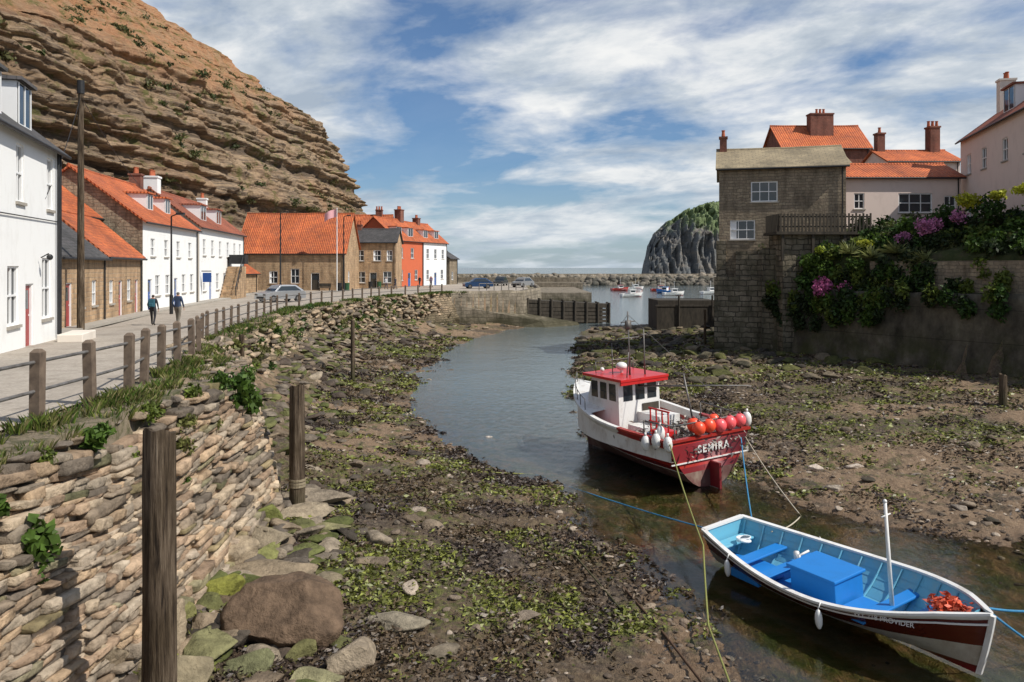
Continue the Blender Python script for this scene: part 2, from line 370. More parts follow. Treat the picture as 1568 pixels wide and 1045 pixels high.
nt.links.new(fr.outputs[0],mx2.inputs[0])
nt.links.new(mx2.outputs[0],nt.nodes['Material Output'].inputs[0])
npmesh('sea_water',[(-20000,2,0),(20000,2,0),(20000,20000,0),(-20000,20000,0)],[(0,1,2,3)],[m])
# ---------------------------------------------------------------- rocks
def ico(sub):
    bm=bmesh.new();bmesh.ops.create_icosphere(bm,subdivisions=sub,radius=1)
    V=np.array([v.co[:] for v in bm.verts]);F=np.array([[v.index for v in f.verts] for f in bm.faces]);bm.free();return V,F
def cubet(n):
    bm=bmesh.new();bmesh.ops.create_cube(bm,size=2);bmesh.ops.subdivide_edges(bm,edges=bm.edges,cuts=n,use_grid_fill=True)
    V=np.array([v.co[:] for v in bm.verts]);F=np.array([[v.index for v in f.verts] for f in bm.faces]);bm.free();return V,F
I2=ico(2);I3=ico(3);I4=ico(4);I5=ico(5)
def cuts(V,n,lo,hi):
    D=rng.normal(size=(n,3));D/=np.linalg.norm(D,axis=1)[:,None]
    for k in range(n):
        q=V@D[k]-rng.uniform(lo,hi);V=V-np.maximum(q,0)[:,None]*D[k]
    return V
def rocks(name,items,tmpl,mat=None,rough=.12,freq=2.2,parent=None,ncut=9,lo=.45,hi=.85,oc=3):
    V0,F0=tmpl;n0=len(V0);VV=[];FF=[];CC=[]
    for k,(x,y,z,sx,sy,sz,rz,tl,c) in enumerate(items):
        V=cuts(V0.copy(),ncut,lo,hi)
        q=rng.random(3)*50
        d=fbm3(V[:,0]*freq+q[0],V[:,1]*freq+q[1],V[:,2]*freq+q[2],oc,3)
        V=V*(1+rough*d)[:,None]*np.array([sx,sy,sz])*1.15
        ct,st=math.cos(tl),math.sin(tl);V=np.stack([V[:,0]*ct-V[:,2]*st,V[:,1],V[:,0]*st+V[:,2]*ct],1)
        ct,st=math.cos(rz),math.sin(rz);V=np.stack([V[:,0]*ct-V[:,1]*st,V[:,0]*st+V[:,1]*ct,V[:,2]],1)
        VV.append(V+np.array([x,y,z]));FF.append(F0+k*n0);CC.append(np.tile(np.array(c),(n0,1)))
    return npmesh(name,np.concatenate(VV),np.concatenate(FF),[mat or mRock],parent,smooth=False,col=np.concatenate(CC))
PAL=[(.34,.26,.175),(.28,.215,.15),(.22,.18,.135),(.17,.14,.11),(.38,.31,.225),(.25,.19,.13)]
def pal(P=PAL,j=.15):
    c=np.array(random.choice(P))*(1+random.uniform(-j,j));return tuple(c)
it=[]
while len(it)<3900:
    y=9+50*random.random()**1.6;x=random.uniform(-6,.55*y+3 if y<40 else 22)
    L=np.interp(y,YS,LS);R=np.interp(y,YS,RS)
    if L+.3<x<R-.5 and random.random()<.95: continue
    if x>xright(y)-.5 or x<xwall(y)+.8: continue
    if float(fbm2(np.array([x*.5]),np.array([y*.5]),3,91)[0])<random.uniform(-.4,.4): continue
    s=.018+.05*random.random()**3+.0011*y
    if random.random()<.04:s*=2.2
    it.append((x,y,0,s*random.uniform(.8,1.7),s*random.uniform(.8,1.4),s*random.uniform(.3,.6),random.random()*6.3,random.uniform(-.3,.3),pal([(.10,.075,.055),(.13,.10,.072),(.19,.145,.105),(.25,.195,.14),(.07,.053,.04),(.38,.31,.24)])))
zz=terr(np.array([i[0] for i in it]),np.array([i[1] for i in it]))
it=[(i[0],i[1],zz[k]+i[5]*.1)+i[3:] for k,i in enumerate(it)]
rocks('pebbles',it,I2,ncut=5)
it=[]
for k in range(900):
    y=random.choice([random.uniform(22,95),random.uniform(22,60),random.uniform(9,22)])
    if random.random()<.4:y=random.uniform(23,80)
    XW=float(xwall(y));x=XW+1.0+abs(random.gauss(0,1))*(2.0 if y>22 else 1.2)
    s=random.uniform(.10,.32)*(1.3 if y>40 else 1)
    c=pal([tuple(q*.72 for q in w) for w in PAL]) if random.random()<.5 else pal([(.09,.10,.03),(.12,.12,.045),(.065,.053,.04),(.08,.06,.045)])
    it.append((x,y,0,s*random.uniform(.9,1.9),s,s*random.uniform(.3,.6),random.random()*6.3,random.uniform(-.3,.3),c))
for k in range(360):
    y=random.uniform(46,88);x=random.uniform(float(np.interp(y,YS,RS))+.5,float(xright(y))+1);s=random.uniform(.15,.55)
    it.append((x,y,0,s*1.4,s,s*.6,random.random()*6.3,random.uniform(-.2,.2),pal([(.05,.042,.033),(.08,.07,.045),(.08,.08,.025),(.15,.12,.08)])))
for k in range(170):
    y=random.uniform(20,45);x=random.uniform(float(np.interp(y,YS,RS))+1.5,float(xright(y))-1);s=random.uniform(.06,.2)
    it.append((x,y,0,s*1.4,s,s*.5,random.random()*6.3,random.uniform(-.2,.2),pal([(.10,.08,.05),(.16,.125,.085),(.3,.25,.2),(.06,.05,.035)])))
zz=terr(np.array([i[0] for i in it]),np.array([i[1] for i in it]))
it=[(i[0],i[1],zz[k]+i[5]*.15)+i[3:] for k,i in enumerate(it)]
rocks('shore_stones',it,I3)
def th(x,y): return float(terr(np.array([x]),np.array([y]))[0])
rocks('boulder',[(-3.8,13.7,th(-3.8,13.7)+.30,1.02,.75,.72,.35,.18,(.135,.09,.058))],I5,rough=.18,freq=2.0,ncut=13,lo=.5,hi=.8,oc=5)
BG=(.15,.16,.045);BT=(.33,.26,.175)
fl=[(-4.9,15.6,1.25,.6,.2,.3,.12,(.25,.195,.13)),(-2.3,14.6,.75,.45,.13,-.3,.05,(.27,.23,.165)),(-5.6,12.6,.8,.6,.5,.4,.2,BT),(-6.3,11.3,.9,.7,.6,.9,-.1,BT),(-4.9,12.7,.7,.5,.25,1.2,.1,(.19,.18,.085)),
 (-4.9,14.1,.5,.45,.2,.2,.1,BG),(-5.4,14.7,.4,.35,.22,.7,.1,(.22,.22,.045)),(-2.5,12.6,.5,.35,.25,.5,.1,(.3,.24,.17)),(-3.0,12.0,.4,.3,.2,.1,.1,(.26,.24,.13)),(-5.3,19.3,1.1,.5,.2,.5,.1,(.32,.26,.18)),
 (-5.6,17.5,.9,.5,.25,-.4,.1,(.27,.22,.15)),(-4.6,17.3,.7,.4,.15,.9,.1,(.14,.15,.05)),(-5.0,11.8,.5,.4,.3,.2,.2,(.23,.19,.12)),(-4.1,12.4,.35,.3,.2,.2,.2,(.17,.17,.085)),(-1.3,13.2,.5,.3,.12,.7,.0,(.19,.155,.11)),
 (-5.2,20.8,.9,.5,.3,.1,.1,(.27,.22,.16)),(-5.7,16.2,.5,.4,.3,.1,.3,BT),(.3,15.3,.3,.2,.12,.4,0,(.24,.19,.14)),(11.7,27.2,.35,.25,.15,.4,0,(.5,.42,.34)),(10.3,27,.3,.2,.14,.2,0,(.5,.42,.34)),(10,24.6,.3,.2,.14,.2,0,(.45,.38,.3)),(-1,33,.3,.2,.14,.2,0,(.4,.35,.3)),
 (-5.9,18.6,.7,.5,.3,.6,.1,BG),(-5.2,16.6,.6,.35,.2,1.0,.1,(.2,.2,.07)),(-3.9,15.8,.5,.3,.12,.3,.05,(.22,.18,.12)),(-3.4,12.9,.3,.2,.15,.8,.1,(.16,.15,.06)),(-5.7,13.6,.5,.4,.25,.4,.2,(.2,.19,.07)),(-4.5,18.8,.6,.35,.12,.2,0,(.22,.2,.1)),(-3.2,17.2,.45,.25,.1,.9,0,(.18,.15,.1))]
rocks('flat_rocks',[(x,y,th(x,y)+sz*.35,sx,sy,sz,r,t,c) for x,y,sx,sy,sz,r,t,c in fl],I4,rough=.12,freq=2.6,ncut=12,lo=.4,hi=.75,oc=4)
def flakes(name,P,size,cols,mat,flat=.5,asp=2.2,bend=.3):
    n=len(P);d=rng.normal(size=(n,3));d[:,2]*=flat;d/=np.linalg.norm(d,axis=1)[:,None]
    r=rng.normal(size=(n,3));w=np.cross(d,r);w/=np.linalg.norm(w,axis=1)[:,None];up=np.cross(d,w)
    s=(size if np.ndim(size) else np.full(n,size))*rng.uniform(.6,1.4,n)
    a=(s*asp*.5)[:,None];bb=(s*.5)[:,None]
    v=np.stack([P-d*a,P-w*bb+up*bb*bend,P+d*a,P+w*bb+up*bb*bend],1).reshape(-1,3)
    F=np.arange(n*4).reshape(n,4)
    return npmesh(name,v,F,[mat],col=np.repeat(cols,4,axis=0))
n=400000
yy=8.5+70*rng.random(n)**1.9
xx=np.where(rng.random(n)<.62,-6.3-(yy>22)*(yy-22)*.2+rng.random(n)*(yy*.3+9),rng.uniform(4,.62*yy+6,n))
msk=fbm2(xx*.9,yy*.9,4,55)+rng.uniform(-.3,.3,n)
L=np.interp(yy,YS,LS);R=np.interp(yy,YS,RS)
z0=terr(xx,yy)
k=(msk>-.12+.6*np.clip(sandf(xx,yy)+.15,0,1))&(z0>-.03)&(z0<2.6)&((xx<L+1)|(xx>R-1))&(xx>xwall(yy)+.7)&(xx<xright(yy)-.3)
xx,yy,z0=xx[k],yy[k],z0[k];n=len(xx)
ag=fbm2(xx*.33+9,yy*.45,4,88)+fbm2(xx*1.7,yy*1.7,3,12)*.8+rng.uniform(-.25,.25,n)+.06*(xx<1)
br=fbm2(xx*.6,yy*.6,3,66)
cols=np.where((ag>.12)[:,None],np.array([.135,.145,.028]),np.where((br>0)[:,None],np.array([.088,.060,.034]),np.array([.052,.036,.027])))*rng.uniform(.5,1.7,n)[:,None]
bri=rng.random(n)<.03;cols[bri]=np.array([.18,.145,.11])
flakes('seaweed',np.stack([xx,yy,z0+rng.uniform(.0,.07,n)],1),.026+.0014*yy,cols,mWeed,.35,2.4,.5)
# ---------------------------------------------------------------- foreground dry stone retaining wall
CT=cubet(3)
CTV=CT[0]/np.maximum(1,np.linalg.norm(CT[0],ord=16,axis=1)[:,None]*.96);CTF=CT[1]
wp=[Vector((xwall(y),y,0)) for y in [4,8,12,16,19.3,20.3,21.2,22.2,23,25,27,30]]
seg=[(wp[i+1]-wp[i]).length for i in range(len(wp)-1)];tot=sum(seg)
def wpt(s):
    for i,l in enumerate(seg):
        if s<=l or i==len(seg)-1:
            d=(wp[i+1]-wp[i]).normalized();return wp[i]+d*s,Vector((d.y,-d.x,0)),d
        s-=l
VV=[];FF=[];CC=[];k=0;h=-.1
courses=[]
while h<4.4:
    dh=random.choice([.05,.06,.07,.08,.09,.10,.12,.15,.19]);courses.append((h,dh));h+=dh*.92
def face_bulge(s,z): return .16*float(fbm2(np.array([s*.5]),np.array([z*.8]),3,51)[0])
for h0,dh in courses:
    s=random.uniform(0,.4)
    while s<tot:
        w=random.uniform(.18,.75)*(1.2 if dh>.12 else 1)
        if random.random()<.15:w*=1.5
        p,nn,dd=wpt(min(tot,s+w/2))
        zc=h0+dh/2+.26*float(vn2(np.array([s*.22]),np.array([h0*.2]),4)[0])+.12*math.sin(s*.5)+random.gauss(0,.007)
        if zc<4.42+.06*random.random():
            off=(4.4-zc)*.24+random.uniform(-.10,.07)+face_bulge(s,zc)
            ten=random.uniform(.16,.26)
            V=cuts(CTV.copy(),4,1.0,1.45);q=rng.random(3)*40
            V=V+.12*np.stack([fbm3(V[:,0]*1.6+q[0]+j*7,V[:,1]*1.6+q[1],V[:,2]*1.6+q[2],3,j) for j in range(3)],1)
            hh=dh*random.uniform(.46,.56)
            V=V*np.array([w*.51,ten,hh]);tt=random.gauss(0,.035)+.06*math.cos(s*.5)-.03
            ct,st=math.cos(tt),math.sin(tt);V=np.stack([V[:,0]*ct-V[:,2]*st,V[:,1],V[:,0]*st+V[:,2]*ct],1)
            V[:,2]+=V[:,0]*random.gauss(0,.03)
            W=V[:,0:1]*np.array(dd)[None]+V[:,1:2]*np.array(nn)[None]+V[:,2:3]*np.array([0,0,1.])[None]+np.array([p.x+nn.x*off,p.y+nn.y*off,zc])
            low=max(0,min(1,(1.6-zc)/1.6))
            c=np.array(pal([(.42,.30,.19),(.35,.25,.165),(.27,.21,.15),(.46,.36,.25),(.31,.25,.185),(.18,.145,.11),(.38,.31,.23),(.30,.21,.14)],.2))
            wth=float(vn2(np.array([s*.6]),np.array([zc*1.2]),77)[0]);c=c*(1+.25*wth)
            if random.random()<low*.7: c=c*.45+np.array([.055,.062,.012])
            elif random.random()<.08: c=c*.6+np.array([.04,.05,.01])
            VV.append(W);FF.append(CTF+k*len(CTV));CC.append(np.tile(c,(len(CTV),1)));k+=1
        s+=w*.98
rw=npmesh('retaining_wall',np.concatenate(VV),np.concatenate(FF),[mRock],smooth=False,col=np.concatenate(CC))
mb=MB()
N=60
for i in range(N):
    a,na,_=wpt(tot*i/N);b2,nb,_=wpt(tot*(i+1)/N)
    mb.face([a+na*.98+Vector((0,0,-.3)),b2+nb*.98+Vector((0,0,-.3)),b2-nb*.08+Vector((0,0,4.3)),a-na*.08+Vector((0,0,4.3))])
    mb.face([a-na*.08+Vector((0,0,4.3)),b2-nb*.08+Vector((0,0,4.3)),b2-nb*.9+Vector((0,0,4.45)),a-na*.9+Vector((0,0,4.45))])
mb.obj('backing',[nmat('wall_earth',[(.08,.06,.04),(.17,.13,.09),(.24,.19,.13)],5,.95,.8,.03)],rw)
it=[]
for k in range(300):
    y=random.uniform(6,29);xw=float(xwall(y));x=xw-random.uniform(0,.9);s=random.uniform(.05,.2)
    it.append((x,y,4.40+.1*(xw-x),s*1.5,s,s*.45,random.random()*6.3,random.uniform(-.2,.2),pal()))
rocks('coping_stones',it,I3)
def quaywall(name,pts,ztop,zbot,mat,batter=.1,rough=.12,cell=.35,fr=1.1):
    P=[Vector(p) for p in pts];L2=[0]
    for i in range(len(P)-1): L2.append(L2[-1]+(P[i+1]-P[i]).length)
    n=int(L2[-1]/cell)+1;ss=np.linspace(0,L2[-1],n);px=np.interp(ss,L2,[p.x for p in P]);py=np.interp(ss,L2,[p.y for p in P])
    tx=np.gradient(px);ty=np.gradient(py);l=np.hypot(tx,ty);nx,ny=ty/l,-tx/l
    hz=np.linspace(0,1,int((ztop-zbot)/cell)+2)
    V=[]
    for t in hz:
        z=zbot+(ztop-zbot)*t;o=batter*(ztop-z)+rough*fbm3(px*fr,py*fr,z*1.6+px*0,4,9)
        V.append(np.stack([px+nx*o,py+ny*o,px*0+z+(.14*fbm2(ss*.8,ss*0,3,5) if t==1 else 0)],1))
    V.append(np.stack([px-nx*.5,py-ny*.5,px*0+ztop],1))
    V.append(np.stack([px-nx*.5,py-ny*.5,px*0+ztop-.6],1))
    nr=len(V);V=np.concatenate(V)
    ob=npmesh(name,V,gridfaces(nr,n),[mat],smooth=False)
    uv=ob.data.uv_layers.new(name='UVMap');SS=np.tile(ss,nr);ZZ=V[:,2]
    vi=np.zeros(len(ob.data.loops),np.int32);ob.data.loops.foreach_get('vertex_index',vi)
    uv.data.foreach_set('uv',np.stack([SS[vi],ZZ[vi]],1).astype(np.float32).ravel());return ob
fw=[(xwall(y),y,0) for y in [29,33,40,47,55,60,66,73,80,86]]
mSandW=stonemat('sandstone_quay',(.46,.34,.22),(.26,.20,.135),(.20,.16,.105),(.09,.07,.05),.62,.24,.045,1.,None,.32,True)
quaywall('quay_wall',fw+[(-7,91,0)],4.2,-.2,mSandW,.30,.9,.22,1.5)
quaywall('quay_wall',[(-7,91,0),(-3,93.2,0),(1.5,95.5,0),(4,110,0),(4,151,0),(-60,151,0)],4.25,-2.5,mQuay,.05,.1,.5)
it=[]
for k in range(650):
    y=random.uniform(27,88);z=random.uniform(1.6,4.1);x=float(xwall(y))+(4.2-z)*.32+random.uniform(.0,.25);s=random.uniform(.1,.25)*(1+.006*y)
    it.append((x,y,z,s*.8,s*1.6,s*.5,random.uniform(-.4,.4),random.uniform(-.2,.2),pal([(.40,.30,.20),(.30,.23,.16),(.22,.18,.13),(.15,.12,.09),(.13,.13,.06)])))
rocks('revetment_stones',it,I2,ncut=6)
# road
fence=[(-7.2,2),(-7.25,11.2),(-7.5,15.5),(-8.2,18),(-9.2,22.6),(-9.9,25),(-11.6,30),(-13.9,40),(-16,55),(-15.1,66),(-13.1,80),(-8,91),(0,96.5),(2.5,110),(2.5,150)]
house=[(-13,2),(-14.2,22),(-17.6,31),(-20.2,35.4),(-24,52),(-26,66),(-28.9,86),(-30,92),(-30,95),(-40,110),(-40,125),(-40,150)]
hy=[b for a,b in house];hx=[a for a,b in house];fy=[b for a,b in fence];fx=[a for a,b in fence]
yr=np.arange(2,150.1,1.0);ncol=12;V=[]
for y in yr:
    a=np.interp(y,hy,hx)-.6;b1=np.interp(y,fy,fx)-.25
    for j in range(ncol): V.append((a+(b1-a)*j/(ncol-1),y,float(zroad(y))))
npmesh('road',V,gridfaces(len(yr),ncol),[mRoad])
mb=MB()
for i in range(2,6):
    (xa,ya),(xb,yb)=house[i],house[i+1]
    za,zb=float(zroad(ya)),float(zroad(yb))
    mb.prism([(xa-.5,ya,za),(xa+.9,ya,za),(xa+.9,ya,za+.12),(xa-.5,ya,za+.12)],[(xb-.5,yb,zb),(xb+.9,yb,zb),(xb+.9,yb,zb+.12),(xb-.5,yb,zb+.12)])
mb.obj('pavement',[mKerb])
# ---------------------------------------------------------------- railing
def railing(name,pts,space,h=1.1,pw=.11,rails=(.95,.5),rr=.028):
    P=[Vector((x,y,float(zroad(y)))) for x,y in pts];mb=MB();posts=[]
    L2=[0]
    for i in range(len(P)-1):L2.append(L2[-1]+(P[i+1]-P[i]).length)
    n=max(1,round(L2[-1]/space))
    for i in range(n+1):
        s=L2[-1]*i/n;posts.append(Vector([float(np.interp(s,L2,[p[j] for p in P])) for j in range(3)]))
    for i,p in enumerate(posts):
        d=(posts[min(i+1,n)]-posts[max(i-1,0)]);M=Matrix.Translation(p)@Matrix.Rotation(math.atan2(d.y,d.x)+random.uniform(-.05,.05),4,'Z')@Matrix.Rotation(random.uniform(-.03,.03),4,'X')@Matrix.Rotation(random.uniform(-.02,.02),4,'Y')
        mb.box(-pw,-pw*.8,-.4,pw,pw*.8,h,0,M)
        mb.prism([M@Vector((-pw,-pw*.8,h)),M@Vector((pw,-pw*.8,h)),M@Vector((pw,pw*.8,h)),M@Vector((-pw,pw*.8,h))],[M@Vector((-pw*.5,-pw*.4,h+.05)),M@Vector((pw*.5,-pw*.4,h+.05)),M@Vector((pw*.5,pw*.4,h+.05)),M@Vector((-pw*.5,pw*.4,h+.05))])
    for i in range(n):
        for r in rails:
            mb.cyl(posts[i]+Vector((0,0,r)),posts[i+1]+Vector((0,0,r)),rr,n=8,m=1)
    return mb.obj(name,[mRailPost,mRail])
railing('railing',[(-7.25,5.5),(-7.3,11.2),(-7.5,15.5),(-8.2,18),(-9.0,22.4)],1.75,pw=.095)
railing('railing',[(-9.2,23.4),(-9.9,25),(-11.6,30),(-13.9,40),(-16,55),(-15.1,66),(-13.1,80),(-8,91)],2.6,1.05,.075)
def post(name,x,y,zb,zt,r,lean=0):
    n=28;rows=40;V=[]
    for i in range(rows):
        t=i/(rows-1);z=zb+(zt-zb)*t
        for j in range(n):
            a=2*math.pi*j/n;rr=r*(1.06-.10*t)*(1+.06*float(vn(np.array([math.cos(a)*3+x]),np.array([math.sin(a)*3]),z*.7,3)[0])+.035*math.sin(a*7+x)-(.10 if j in(3,19) else 0))
            V.append((x+rr*math.cos(a)+lean*t,y+rr*math.sin(a),z+(.05*math.cos(a+x)+.02*math.sin(5*a) if i==rows-1 else 0)))
    F=[(i*n+j,i*n+(j+1)%n,(i+1)*n+(j+1)%n,(i+1)*n+j) for i in range(rows-1) for j in range(n)]
    V.append((x+lean,y,zt-.03));c=len(V)-1
    F+=[((rows-1)*n+j,(rows-1)*n+(j+1)%n,c,c) for j in range(n)]
    F=np.array(F);me=npmesh(name,V,F[:(rows-1)*n],[mWood],smooth=True)
    npmesh('post_top',V,F[(rows-1)*n:][:,:3],[mWood],me)
    return me
post('mooring_post',-4.42,10,-.3,4.95,.20)
p=post('mooring_post',-5.45,20.2,.2,4.0,.19)
mb=MB()
for q in(1.45,1.52,1.6): mb.cyl((-5.45,20.2,q),(-5.45,20.2,q+.055),.212,n=20)
mb.obj('rope_ring',[nmat('old_rope',[(.2,.16,.1),(.3,.25,.17)],20)],p)
post('mooring_post',-11.2,33,.5,4.2,.11);post('mooring_post',-9.4,47,.4,3.9,.12);post('mooring_post',22.5,36.5,.3,2.1,.17);post('mooring_post',15.5,64,.3,3.6,.1)
# ---------------------------------------------------------------- buildings
def addwin(wb,O,U,N_,x,z,w,h,kind):
    def M(a,c,d): return (O[0]+U[0]*a+N_[0]*d,O[1]+U[1]*a+N_[1]*d,O[2]+c)
    def bx(a0,a1,c0,c1,d0,d1,m,B=wb):
        P=[M(a0,c0,d0),M(a1,c0,d0),M(a1,c0,d1),M(a0,c0,d1)];Q=[M(a0,c1,d0),M(a1,c1,d0),M(a1,c1,d1),M(a0,c1,d1)]
        B.prism(P,Q,m)
    f=.07 if w<1.3 else .085
    if kind[0]=='w' :
        bx(x+.02,x+w-.02,z+.02,z+h-.02,-.17,-.15,1)
        bx(x,x+f,z,z+h,-.14,-.06,0);bx(x+w-f,x+w,z,z+h,-.14,-.06,0)
        bx(x+f,x+w-f,z,z+f,-.14,-.06,0);bx(x+f,x+w-f,z+h-f,z+h,-.14,-.06,0)
        if h>.7: bx(x+f,x+w-f,z+h*.5-.03,z+h*.5+.03,-.135,-.05,0)
        nv=1 if w<1.4 else 2
        for i in range(nv):
            cx=x+w*(i+1)/(nv+1);bx(cx-.025,cx+.025,z+f,z+h-f,-.13,-.065,0)
        bx(x-.08,x+w+.08,z-.1,z-.003,-.05,.08,2)
        if 'c' in kind or random.random()<.5: bx(x+f,x+w*.26,z+f,z+h-f,-.149,-.142,0)
    else:
        bx(x+.06,x+w-.06,z,z+h-.06,-.16,-.12,3)
        bx(x,x+.06,z,z+h,-.16,-.05,0);bx(x+w-.06,x+w,z,z+h,-.16,-.05,0);bx(x+.06,x+w-.06,z+h-.06,z+h,-.16,-.05,0)
        if h>1.9:
            bx(x+.18,x+w-.18,z+h*.6,z+h-.22,-.119,-.112,1)
            bx(x+w-.16,x+w-.12,z+h*.48,z+h*.51,-.12,-.07,0)
        bx(x-.15,x+w+.15,z-.14,z-.003,-.05,.28,2)
def panel(mb,wb,O,U,N_,L,H,ops,m=0):
    xsx=sorted(set([0,L]+[o[0] for o in ops]+[o[0]+o[2] for o in ops]))
    zsx=sorted(set([0,H]+[o[1] for o in ops]+[o[1]+o[3] for o in ops]))
    def M(a,c,d=0): return (O[0]+U[0]*a+N_[0]*d,O[1]+U[1]*a+N_[1]*d,O[2]+c)
    for i in range(len(xsx)-1):
        for j in range(len(zsx)-1):
            cx=(xsx[i]+xsx[i+1])/2;cz=(zsx[j]+zsx[j+1])/2
            if any(o[0]<cx<o[0]+o[2] and o[1]<cz<o[1]+o[3] for o in ops): continue
            mb.face([M(xsx[i],zsx[j]),M(xsx[i+1],zsx[j]),M(xsx[i+1],zsx[j+1]),M(xsx[i],zsx[j+1])],m)
    for o in ops:
        x,z,w,h=o[:4];D=-.2
        mb.face([M(x,z),M(x,z+h),M(x,z+h,D),M(x,z,D)],m);mb.face([M(x+w,z+h),M(x+w,z),M(x+w,z,D),M(x+w,z+h,D)],m)
        mb.face([M(x,z+h),M(x+w,z+h),M(x+w,z+h,D),M(x,z+h,D)],m);mb.face([M(x+w,z),M(x,z),M(x,z,D),M(x+w,z,D)],m)
        mb.face([M(x,z,D),M(x+w,z,D),M(x+w,z+h,D),M(x,z+h,D)],m)
        addwin(wb,O,U,N_,x,z,w,h,o[4] if len(o)>4 else 'w')
def house_(name,p0,p1,depth,z0,eave,ridge,wm,rm,front=(),left=(),right=(),chim=(),dorm=(),skirt=1.5,door=None,gm=None,rfrac=.5,ov=.25,frame=None,sill=None,chm=None):
    p0=Vector(p0);p1=Vector(p1);L=(p1-p0).length;d=p1-p0
    E=empty(name,(p0.x,p0.y,z0),math.atan2(d.y,d.x))
    H=eave-z0;RH=ridge-z0;D=depth;yr_=D*rfrac
    w=MB();wb=MB()
    panel(w,wb,(0,0,0),(1,0),(0,-1),L,H,list(front))
    panel(w,wb,(0,D,0),(0,-1),(-1,0),D,H,[(D-o[0]-o[2],)+tuple(o[1:]) for o in left],1)
    panel(w,wb,(L,0,0),(0,1),(1,0),D,H,list(right),1)
    w.face([(L,D,0),(0,D,0),(0,D,H),(L,D,H)],0)
    w.face([(0,D,H),(0,0,H),(0,yr_,RH)],1);w.face([(L,0,H),(L,D,H),(L,yr_,RH)],1)
    if skirt:
        s=skirt;w.face([(0,0,-s),(L,0,-s),(L,0,0),(0,0,0)],0);w.face([(0,D,-s),(0,0,-s),(0,0,0),(0,D,0)],1)
        w.face([(L,0,-s),(L,D,-s),(L,D,0),(L,0,0)],1);w.face([(L,D,-s),(0,D,-s),(0,D,0),(L,D,0)],0)
    w.obj('walls',[wm,gm or wm],E)
    wb.obj('windows_and_doors',[frame or mFrame,mGlass,sill or mKerb,door or mBlueF],E)
    r=MB();t=.14
    sf=(RH-H)/yr_;sb=(RH-H)/(D-yr_)
    x0,x1=-ov,L+ov;NS=max(4,int(L/1.2))
    sag=[.05*math.sin(math.pi*i/NS)+random.uniform(-.018,.018) for i in range(NS+1)]
    for i in range(NS):
        xa=x0+(x1-x0)*i/NS;xb=x0+(x1-x0)*(i+1)/NS;ga,gb=sag[i],sag[i+1]
        def ring(x,g_): return [(x,-ov,H-sf*ov+.02-g_*.4),(x,yr_,RH+.02-g_),(x,yr_,RH+t+.02-g_),(x,-ov,H-sf*ov+t+.02-g_*.4)]
        A=ring(xa,ga);B=ring(xb,gb)
        for q0 in range(4):
            q1=(q0+1)%4;r.face([A[q0],B[q0],B[q1],A[q1]][::-1],0)
        if i==0:r.face(A,0)
        if i==NS-1:r.face(B[::-1],0)
    A=[(x0,D+ov,H-sb*ov+.02),(x0,yr_+.002,RH-.03),(x0,yr_+.002,RH+t-.03),(x0,D+ov,H-sb*ov+t+.02)]
    r.prism([(x1,)+q[1:] for q in A],A,0)
    for i in range(NS):
        xa=x0+(x1-x0)*i/NS;xb=x0+(x1-x0)*(i+1)/NS
        r.cyl((xa,yr_,RH+t-.01-sag[i]),(xb,yr_,RH+t-.01-sag[i+1]),.12,n=8)
    r.obj('roof',[rm],E)
    g=MB();g.cyl((-ov+.05,-ov-.06,H-sf*ov+.04),(L+ov-.05,-ov-.06,H-sf*ov+.04),.065,n=8);g.cyl((L-.25,-.08,0),(L-.25,-.08,H-.1),.045,n=6)
    g.obj('gutter',[mDark],E)
    for k,(cx,cy,cw,cd,ch,npot) in enumerate(chim):
        zr_=H+(cy*sf if cy<yr_ else (D-cy)*sb);c=MB()
        top=RH+ch;c.box(cx-cw/2,cy-cd/2,zr_-.8,cx+cw/2,cy+cd/2,top,0);c.box(cx-cw/2-.07,cy-cd/2-.07,top,cx+cw/2+.07,cy+cd/2+.07,top+.15,0)
        for q in range(npot):
            px=cx+(q-(npot-1)/2)*.38;c.cyl((px,cy,top+.15),(px,cy,top+.62),.15,.11,10,1);c.cyl((px,cy,top+.62),(px,cy,top+.68),.15,.15,10,1)
        c.obj('chimney_%d'%(k+1),[chm or mBrick,mPot],E)
    for k,(dx,dw,dh,dz) in enumerate(dorm):
        c=MB();wb2=MB();y0=dz/sf;zb=H+dz;zt=zb+dh;y1=min(yr_,(zt-H)/sf)
        c.prism([(dx,y0,zb-.15),(dx,y0,zt),(dx,y1,zt)],[(dx+dw,y0,zb-.15),(dx+dw,y0,zt),(dx+dw,y1,zt)],0)
        wb2.box(dx+.08,y0-.03,zb+.12,dx+dw-.08,y0-.005,zt-.06,1)
        for a in (dx+.05,dx+dw/2-.03,dx+dw-.11): wb2.box(a,y0-.06,zb+.08,a+.06,y0-.031,zt-.03,0)
        wb2.box(dx+.05,y0-.062,zb+.06,dx+dw-.05,y0-.033,zb+.12,0)
        c.box(dx-.15,y0-.2,zt+.01,dx+dw+.15,y1+.5,zt+.13,1)
        c.obj('dormer_%d'%(k+1),[mFrame,rm],E);wb2.obj('dormer_window_%d'%(k+1),[mFrame,mGlass],E)
    return E
def zr(y): return float(zroad(y))
E=house_('white_cottage',(-14.9,22),(-17.6,31),7,4.25,11.45,14.2,mWhite,mSlate,
 front=[(6.9,.9,1.25,2.2,'wc'),(7.55,4.9,.85,1.9,'w'),(3.9,4.9,.85,1.9,'w'),(4.9,.05,.95,2.15,'d'),(3.0,.9,1.2,1.9,'w'),(1.0,4.9,.9,1.9)],door=mRedF,
 dorm=[(6.3,1.6,1.6,.5),(3,1.5,1.5,.5)])
